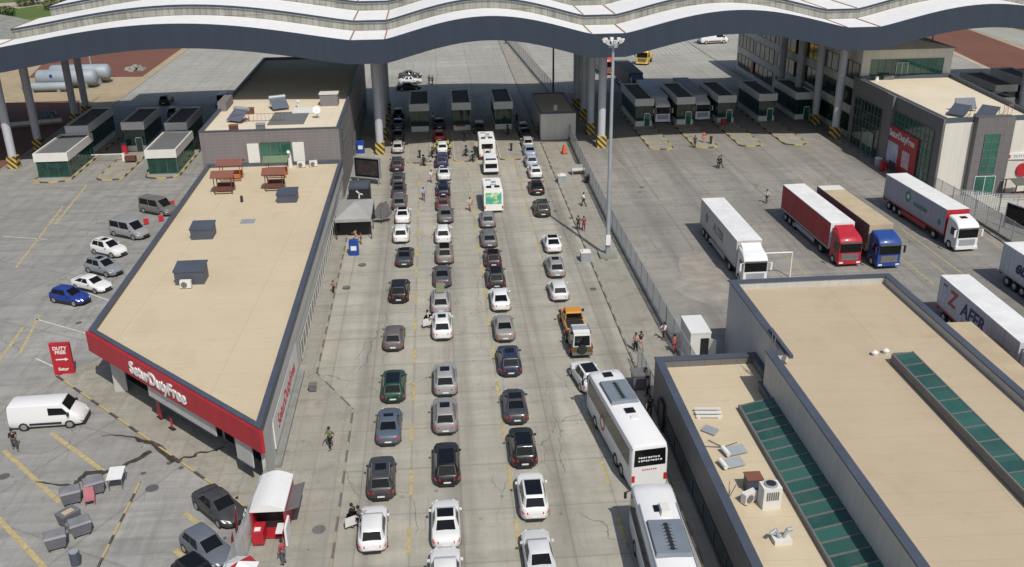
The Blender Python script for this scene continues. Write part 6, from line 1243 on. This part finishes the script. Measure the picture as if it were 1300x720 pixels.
# traffic boards near the dark van
for i, (px, py, lab) in enumerate(((205, 281, 'red and white barrier board nearest the dark van front'), (219, 262, 'red and white barrier board behind the dark van'), (186, 285, 'red barrier board beside the silver van'))):
    g = G(px, py); t = thing('barrier_board', lab, 'barrier', g, .4, 'red barrier boards by the vans'); t.scale = (.75, .75, .8); MB().slab((-.4, -.2, .1), (.4, -.2, .1), (.4, 0, 1.0), (-.4, 0, 1.0), .03).build('board', M['red'], t); MB().slab((.4, .2, .1), (-.4, .2, .1), (-.4, .02, 1.0), (.4, .02, 1.0), .03).build('rear_board', M['white'], t)
M['pergola'] = flat('olive_roof_felt', (.09, .095, .075), .9)
# bins by right duty free, pergola, notice board
g = G(1098, 205); t = thing('grey_bin', 'grey round bin by the glass wall of the duty free building', 'bin', (60.0, 124.6, 0)); MB().cyl((0, 0, 0), (0, 0, 1.1), .5, .5, 14).build('body', M['steel'], t); MB().cyl((0, 0, 1.1), (0, 0, 1.2), .54, .54, 14).build('lid', M['offwhite'], t)
g = G(1275, 248); t = thing('forecourt_pergola', 'dark roofed pergola with benches by the cream wall', 'pergola', (71.0, 108.9, 0), .1)
MB().slab((-1.7, -1.3, 2.2), (1.7, -1.3, 2.2), (1.7, 0, 2.7), (-1.7, 0, 2.7), .08).slab((-1.7, 0, 2.7), (1.7, 0, 2.7), (1.7, 1.3, 2.2), (-1.7, 1.3, 2.2), .08).build('roof', M['pergola'], t); f = MB()
for sx in (-1, 1):
    for sy in (-1, 1): f.cyl((sx * 1.4, sy * 1.0, 0), (sx * 1.4, sy * 1.0, 2.25), .08)
f.build('frame', M['brownwood'], t); MB().box(-.9, .9, -.4, .4, .7, .8).build('table_top', M['brownwood'], t)
for s in (-1, 1): MB().box(-.9, .9, s * .8 - .18, s * .8 + .18, .4, .46).build('bench', M['brownwood'], t)
t = thing('notice_board', 'dark notice board standing behind the yard fence', 'board', (64.2, 97.5, 0), -1.25); MB().box(-1.8, 1.8, -.08, .08, .6, 2.9).build('board', M['glass'], t); MB().box(-1.9, -1.8, -.1, .1, 0, 3).box(1.8, 1.9, -.1, .1, 0, 3).box(-1.8, 1.8, -.1, .1, 2.9, 3).build('frame', M['steel'], t)
# tanks
for x, y, r_, L_, z_, lab in ((-77.8, 196.5, 1.6, 11.6, 2.0, 'long pale grey storage tank, front one of the two big tanks'), (-76.8, 201.0, 1.6, 11.8, 2.1, 'long pale grey storage tank partly behind the front one'), (-79.5, 193.0, .8, 9.0, 1.0, 'low slim grey tank lying in front of the big tanks')):
    t = thing('storage_tank', lab, 'tank', (x, y, 0), -.02); r = []
    for u, k in ((0, .55), (.25, .85), (.6, 1), (L_ - .6, 1), (L_ - .25, .85), (L_, .55)): r.append([(u, r_ * k * math.cos(a), z_ + r_ * k * math.sin(a)) for a in [2 * PI * i / 20 for i in range(20)]])
    MB().loft(r).build('tank_shell', M['tank'], t, smooth=50, fix=True)
    for u in (2, L_ - 2): MB().box(u - .3, u + .3, -r_ * .8, r_ * .8, 0, z_ - r_ * .55).build('saddle', M['plinth'], t)
    if z_ == 2.0: MB().box(3.1, 3.6, -r_ - .01, -r_ + .25, z_ + .3, z_ + .9).build('blue_mark', M['blue'], t)
for i, (x, y, lab) in enumerate(((-67.5, 171, 'dark rubble heap left of the canopy column'), (-83, 186, 'dark machine scrap beside the low slim tank'), (-64, 214, 'grey rubble heap at the kerb beyond the tanks'))):
    mb = MB()
    for k in range(22):
        a = random.uniform(0, 2 * PI); r = random.uniform(0, 2.0); s = random.uniform(.25, .7); z = max(0, .9 - r * .4); cx, cy = r * math.cos(a), r * math.sin(a)
        mb.loft([[(cx - s, cy - s, z - s * .4), (cx + s, cy - s * .8, z - s * .5), (cx + s * .8, cy + s, z - s * .4), (cx - s, cy + s * .9, z - s * .5)], [(cx - s * .6, cy - s * .5, z + s * .6), (cx + s * .5, cy - s * .6, z + s * .5), (cx + s * .5, cy + s * .5, z + s * .7), (cx - s * .4, cy + s * .5, z + s * .5)]])
    o = mb.build('rubble_heap', M['dumpster'] if i < 2 else M['plinth']); o.location = (x, y, 0); tag(o, lab, 'rubble')
# plants at the top left
def bush(x, y, r, h, lab):
    t = thing('bush', lab, 'bush', (x, y, 0)); mb = MB()
    for k in range(520):
        u, v = random.uniform(0, 2 * PI), random.random() ** .5; zz = random.random(); rr = r * v * math.sin(PI * (.18 + .75 * zz)) * (1 + .25 * math.sin(3 * u + x)); c_ = Vector((rr * math.cos(u), rr * math.sin(u), .2 + h * zz)); s = random.uniform(.18, .42)
        a_, b_ = Vector((random.gauss(0, 1), random.gauss(0, 1), random.gauss(0, .6))).normalized() * s, Vector((random.gauss(0, 1), random.gauss(0, 1), random.gauss(0, .6))).normalized() * s
        mb.add([c_ - a_, c_ + b_, c_ + a_, c_ - b_], [(0, 1, 2, 3)])
    mb.build('foliage', M['leaf'], t); MB().cyl((0, 0, 0), (.1, 0, h * .6), .16, .06, 6).build('trunk', M['trunk'], t)
for px, py, r, h, lab in ((31, 8, 3.0, 4.5, 'dark round bush leftmost by the dirt road'), (44, 6, 3.6, 5, 'larger dark bush second from the left by the dirt road'), (66, 12, 3.0, 3, 'low green bush at the start of the grass strip'), (84, 3, 4.0, 4, 'green bush on the grass strip above the roof edge'), (102, 6, 3.5, 3.2, 'rightmost green bush on the grass strip above the roof'), (8, 20, 3.5, 2.6, 'low spreading bush at the left edge above the roof')):
    g = G(px, py); bush(g.x, g.y, r, h, lab)
# ================================================================== MOTORCYCLES
def motorcycle():
    t = bpy.data.objects.new('motorcycle', None); C.objects.link(t)
    for yy in (-.72, .72):
        w_ = MB().cyl((-.07, yy, .31), (.07, yy, .31), .31, .31, 16).build('wheel', M['rubber'], t); MB().cyl((-.075, yy, .31), (.075, yy, .31), .16, .16, 10).build('rim', M['chrome'], w_)
    b = MB().loft([[(-.12, -.75, .75), (.12, -.75, .75), (.10, -.75, .85), (-.10, -.75, .85)], [(-.17, -.1, .4), (.17, -.1, .4), (.16, -.1, .8), (-.16, -.1, .8)], [(-.2, .3, .4), (.2, .3, .4), (.19, .3, .98), (-.19, .3, .98)], [(-.12, .6, .6), (.12, .6, .6), (.12, .55, .9), (-.12, .55, .9)]]).build('body', M['paint'], t, fix=True); tint(b)
    MB().box(-.15, .15, -.7, .05, .8, .88).build('seat', M['black'], t); MB().bar((-.36, .42, 1.05), (.36, .42, 1.05), .03).bar((0, .42, 1.05), (0, .7, .35), .05).build('handlebar', M['steel'], t)
    for s in (-1, 1): MB().box(s * .33 - .13, s * .33 + .13, -.85, -.35, .5, .9).build('side_case', M['walldark'], t)
    MB().box(-.18, .18, -1.0, -.7, .9, 1.2).build('top_case', M['black'], t); MB().slab((.18, .5, 1.0), (-.18, .5, 1.0), (-.14, .38, 1.35), (.14, .38, 1.35), .015).build('windshield', M['glass'], t)
    return t
m0 = motorcycle()
for i, (px, py, col, rz, lab) in enumerate(((538, 210, BK, .1, 'black motorcycle standing alone left of the navy car'), (549, 200, (.12, .1, .02), 0, 'dark motorcycle left of the white car with yellow vested people'), (570, 201, (.1, .1, .02), 0, 'dark motorcycle right of the white car with yellow vested people'), (600, 205, (.25, .25, .25), .1, 'grey motorcycle left of the motorhome with spare wheel'), (592, 199, (.1, .2, .22), 0, 'teal grey motorcycle on the island nose beside the motorhome'), (645, 172, BK, 0, 'black motorcycle in front of the right passport booth'))):
    o = m0 if i == 0 else copy_tree(m0); g = G(px, py); o.location = (g.x, g.y + .4, .14 if 'island' in lab or 'right passport' in lab else 0); o.rotation_euler = (0, 0, rz); tag(o, lab, 'motorcycle', 'motorcycles ahead of the car queues')
    for ch in o.children:
        if ch.get('tint'): ch.color = (*col, 1)
# ================================================================== PEOPLE
def skin_mesh(name, joints, edges, radii, mat, parent, sub=1):
    me = bpy.data.meshes.new(name); me.from_pydata(joints, edges, []); o = bpy.data.objects.new('tmp_skin', me); C.objects.link(o)
    md = o.modifiers.new('s', 'SKIN'); md.use_smooth_shade = True; 
    if not me.skin_vertices: me.skin_vertices.new()
    sv = me.skin_vertices[0].data
    for i, r in enumerate(radii): sv[i].radius = (r, r) if not isinstance(r, tuple) else r
    sv[0].use_root = True
    s2 = o.modifiers.new('ss', 'SUBSURF'); s2.levels = sub; s2.render_levels = sub
    bpy.context.view_layer.update()
    nm = bpy.data.meshes.new_from_object(o.evaluated_get(bpy.context.evaluated_depsgraph_get())); bpy.data.objects.remove(o)
    nm.name = name; nm.materials.clear(); nm.materials.append(mat)
    for p in nm.polygons: p.use_smooth = True
    r = bpy.data.objects.new(name, nm); C.objects.link(r); r.parent = parent; return r
def person_proto(pose):
    t = bpy.data.objects.new('person', None); C.objects.link(t)
    if pose == 'stand': lk, rk, la, ra = (0, 0), (.02, .05), (.06, .16), (-.02, .10)
    elif pose == 'walk': lk, rk, la, ra = (.28, .22), (-.05, -.36), (-.22, -.16), (.20, .36)
    else: lk, rk, la, ra = (.05, .0), (.0, .08), (.24, .46), (.26, .50)
    hz = .93
    J = {'pel': (0, 0, hz), 'wst': (0, .01, 1.12), 'chs': (0, .02, 1.34), 'nck': (0, .02, 1.48), 'hd0': (0, .04, 1.58), 'hd1': (0, .05, 1.68)}
    for s, nme, kn, ar in ((-1, 'l', lk, la), (1, 'r', rk, ra)):
        J[nme + 'hip'] = (s * .10, 0, .88); J[nme + 'kne'] = (s * .11, kn[0] * .6 + .03, .49); J[nme + 'ank'] = (s * .11, kn[1] * .9, .09 if kn[1] > -.3 else .16); J[nme + 'toe'] = (s * .12, kn[1] * .9 + .17, .05)
        J[nme + 'sho'] = (s * .19, .02, 1.41); J[nme + 'elb'] = (s * .25, ar[0], 1.15); J[nme + 'wri'] = (s * .25, ar[1], .93 if pose != 'reach' else 1.15); J[nme + 'pal'] = (s * .25, ar[1] + .02, .86 if pose != 'reach' else 1.17)
    ks = list(J); ix = {k: i for i, k in enumerate(ks)}
    E_ = [('pel', 'wst'), ('wst', 'chs'), ('chs', 'nck'), ('nck', 'hd0'), ('hd0', 'hd1')]
    for n in 'lr': E_ += [('pel', n + 'hip'), (n + 'hip', n + 'kne'), (n + 'kne', n + 'ank'), (n + 'ank', n + 'toe'), ('chs', n + 'sho'), (n + 'sho', n + 'elb'), (n + 'elb', n + 'wri'), (n + 'wri', n + 'pal')]
    R_ = {'pel': .12, 'wst': (.12, .095), 'chs': (.14, .10), 'nck': .05, 'hd0': .08, 'hd1': .095, 'hip': .085, 'kne': .055, 'ank': .04, 'toe': .035, 'sho': .06, 'elb': .042, 'wri': .03, 'pal': .035}
    rad = [R_.get(k, R_.get(k[1:])) for k in ks]
    V = [J[k] for k in ks]; ED = [(ix[a], ix[b]) for a, b in E_]
    for n, s in (('l', -1), ('r', 1)):      # five fingers rooted in each palm
        p = Vector(J[n + 'pal']); w_ = Vector(J[n + 'wri']); d = (p - w_).normalized(); sd = Vector((0, 1, 0)) if abs(d.z) > .5 else Vector((1, 0, 0))
        for k, (o_, L_) in enumerate(((-.027, .07), (-.009, .085), (.009, .08), (.027, .06), (.045, .045))):
            a = p + sd * o_ + d * (.02 if k < 4 else -.02); b = a + d * L_ * (1 if k < 4 else .7) + (sd * .03 if k == 4 else Vector((-s * .012, 0, 0)))
            V += [tuple(a), tuple(b)]; i = len(V); ED += [(ix[n + 'pal'], i - 2), (i - 2, i - 1)]; rad += [.0095, .008]
    b = skin_mesh('body', V, ED, rad, M['skin'], t); 
    def sub(name, keys, edges, rr, mat, key, sub_=1):
        v = [J[k] for k in keys]; e = [(keys.index(a), keys.index(c)) for a, c in edges]; o = skin_mesh(name, v, e, rr, mat, t, sub_); o['slot'] = key; return o
    ks_ = ['pel', 'wst', 'chs', 'nck', 'lsho', 'rsho', 'lelb', 'relb']
    sub('shirt', ks_, [('pel', 'wst'), ('wst', 'chs'), ('chs', 'nck'), ('chs', 'lsho'), ('chs', 'rsho'), ('lsho', 'lelb'), ('rsho', 'relb')], [.135, (.14, .115), (.16, .12), .06, .08, .08, .056, .056], M['cloth'], 'shirt')
    ks_ = ['pel', 'lhip', 'rhip', 'lkne', 'rkne', 'lank', 'rank']
    sub('trousers', ks_, [('pel', 'lhip'), ('pel', 'rhip'), ('lhip', 'lkne'), ('rhip', 'rkne'), ('lkne', 'lank'), ('rkne', 'rank')], [.14, .10, .10, .072, .072, .058, .058], M['cloth'], 'trousers')
    h = MB().loft([[(.102 * k * math.cos(a), .035 + .112 * k * math.sin(a), z) for a in [2 * PI * i / 12 for i in range(12)]] for z, k in ((1.63, .96), (1.69, 1.06), (1.75, .95), (1.79, .6), (1.81, .15))]).build('hair', M['cloth'], t, smooth=60, fix=True); h['slot'] = 'hair'
    f = MB(); 
    for s in (-1, 1): f.cyl((s * .035, .135, 1.655), (s * .035, .152, 1.655), .012, .010, 8)
    f.build('eyes', M['black'], t); MB().loft([[(-.014, .14, 1.60), (.014, .14, 1.60), (.006, .14, 1.65), (-.006, .14, 1.65)], [(-.01, .168, 1.607), (.01, .168, 1.607), (.004, .15, 1.645), (-.004, .15, 1.645)]]).build('nose', M['skin'], t); MB().box(-.025, .025, .128, .145, 1.573, 1.58).build('mouth', M['redroof'], t)
    for s in (-1, 1): MB().loft([[(s * .12 - .045, J[('l' if s < 0 else 'r') + 'ank'][1] - .07, 0), (s * .12 + .045, J[('l' if s < 0 else 'r') + 'ank'][1] - .07, 0), (s * .12 + .05, J[('l' if s < 0 else 'r') + 'ank'][1] + .2, 0), (s * .12 - .05, J[('l' if s < 0 else 'r') + 'ank'][1] + .2, 0)], [(s * .12 - .04, J[('l' if s < 0 else 'r') + 'ank'][1] - .06, .1), (s * .12 + .04, J[('l' if s < 0 else 'r') + 'ank'][1] - .06, .1), (s * .12 + .035, J[('l' if s < 0 else 'r') + 'ank'][1] + .19, .05), (s * .12 - .035, J[('l' if s < 0 else 'r') + 'ank'][1] + .19, .05)]]).build('shoe', M['black'], t)
    return t
M['skin'] = flat('skin', (.30, .17, .12), .6, var=.04)
PP = {}
def person(px, py, pose, shirt, trous, lab, rz=0, z=0, hair=(.02, .015, .01), scale=1.0, grp=None):
    if pose not in PP: PP[pose] = person_proto(pose); o = PP[pose]
    else: o = copy_tree(PP[pose])
    g = G(px, py, z); o.location = g; o.rotation_euler = (0, 0, rz); o.scale = (scale,) * 3
    for ch in o.children:
        k = ch.get('slot')
        if k: ch.color = (*{'shirt': shirt, 'trousers': trous, 'hair': hair}[k], 1)
    return tag(o, lab, 'person', grp)
K, WT, RD, BLc, GN = (.015, .015, .017), (.65, .65, .65), (.35, .02, .02), (.05, .07, .25), (.10, .16, .06)
person(420, 569, 'walk', GN, K, 'person in a green shirt and dark shorts walking on the left walkway', 2.6, .1)
person(20, 571, 'walk', K, (.05, .05, .06), 'person in black walking beside the white delivery van', 3.6)
person(912, 214, 'stand', K, K, 'person in dark clothes standing in the truck yard, left of the pair', 0); person(915, 213, 'walk', (.03, .03, .04), K, 'person in dark clothes in the truck yard, right of the pair', 1)
person(973, 258, 'walk', WT, (.04, .04, .05), 'person in a white shirt behind the red lorry', 2)
person(456, 672, 'reach', (.10, .09, .09), K, 'person with grey top reaching into the white hatchback', -1.5); person(449, 669, 'stand', K, (.5, .5, .5), 'person in black left of the white hatchback', 1)
person(543, 416, 'stand', (.55, .55, .52), (.3, .25, .2), 'person in pale clothes beside the open door of the white suv', -1.2)
person(538, 255, 'walk', (.30, .32, .55), (.15, .05, .07), 'person in a light blue shirt walking between the first two queues', 0)
person(548, 232, 'walk', (.6, .55, .55), (.4, .25, .25), 'person in pale clothes near the white car with black roof', 3)
person(597, 268, 'walk', (.55, .45, .38), (.35, .2, .17), 'person in beige clothes between the second and third queue', 2.8)
for k, (px, py, lab) in enumerate(((551, 196, 'person in a yellow vest at the left rear of the white car'), (572, 196, 'person in a yellow vest at the right rear of the white car'), (555, 191, 'person in a yellow vest at the left side of the white car'), (569, 191, 'person in a yellow vest at the right side of the white car'))):
    person(px, py, 'stand' if k % 2 else 'reach', (.45, .45, .05), K, lab, (-1, 1)[k % 2], 0, grp='people in yellow vests')
person(741, 262, 'walk', WT, K, 'person in a white top on the right walkway above the couple', 1); person(734, 292, 'stand', K, K, 'person in black, left of the couple on the right walkway', 3); person(741, 293, 'stand', (.20, .02, .04), (.16, .02, .03), 'person in a dark red coat, right of the couple on the right walkway', 3)
person(807, 446, 'stand', (.45, .3, .22), K, 'person with bare arms, left of the pair before the annex fence', 2.5, hair=(.05, .02, .01)); person(813, 444, 'walk', (.02, .02, .02), (.35, .22, .15), 'person in a black top, right of the pair before the annex fence', 3.4)
person(843, 432, 'reach', (.6, .55, .55), (.1, .08, .08), 'person in a pale top bending at the mesh fence', 2); person(856, 448, 'stand', (.5, .1, .06), (.4, .1, .08), 'person in orange red clothes by the mesh fence below the container', 1)
person(822, 503, 'stand', (.35, .22, .32), K, 'person in a lilac top between coach and annex wall', 1.5); person(824, 528, 'walk', K, K, 'person in black between coach and annex wall', 3); person(819, 492, 'stand', K, (.06, .03, .03), 'person in black nearest the dark container bin', 0)
person(887, 445, 'stand', K, K, 'person in black right of the white container door', 0)
person(361, 716, 'stand', (.30, .05, .05), (.1, .1, .12), 'person in a dark red top at the bottom edge beside the umbrella', 1, .1)
person(448, 295, 'stand', BLc, K, 'person in a blue shirt under the grey gazebo', 1); person(461, 296, 'stand', (.3, .28, .25), K, 'person in a pale top under the grey gazebo', 2); person(491, 274, 'walk', K, (.25, .12, .08), 'person in black at the right of the dark flags', 1.4); person(452, 306, 'reach', (.42, .25, .17), (.4, .3, .2), 'person with bare back in front of the gazebo', 1, scale=.8); person(459, 310, 'reach', (.35, .1, .08), (.3, .2, .1), 'person with red brown top in front of the gazebo', 2, scale=.8)
person(424, 372, 'reach', (.3, .12, .08), K, 'small figure in reddish brown, left one at the left kerb', 1, .1, scale=.75)
person(491, 175, 'stand', (.4, .4, .4), K, 'person in grey beside the striped column foot', 0); person(545, 107, 'stand', K, K, 'person in black right of the three crosswise cars', 0); person(549, 108, 'walk', K, K, 'person in black stepping right beyond the booths', -1)
person(550, 157, 'stand', WT, (.2, .2, .2), 'person in white between the left and middle passport booths', 0); person(590, 180, 'stand', K, K, 'person in dark clothes before the middle passport booth', 0, .14); person(656, 157, 'stand', K, K, 'person in black right of the right passport booth', 0); person(684, 172, 'stand', K, K, 'person in black at the door of the grey box building', 0)
person(882, 187, 'stand', K, K, 'person in black on the second truck island', 0, .14); person(893, 181, 'stand', (.5, .08, .08), (.5, .2, .2), 'person in pink red on the second truck island', 0, .14)
person(642, 56, 'stand', K, (.05, .05, .12), 'tiny far person on the road beyond the canopy', 0)
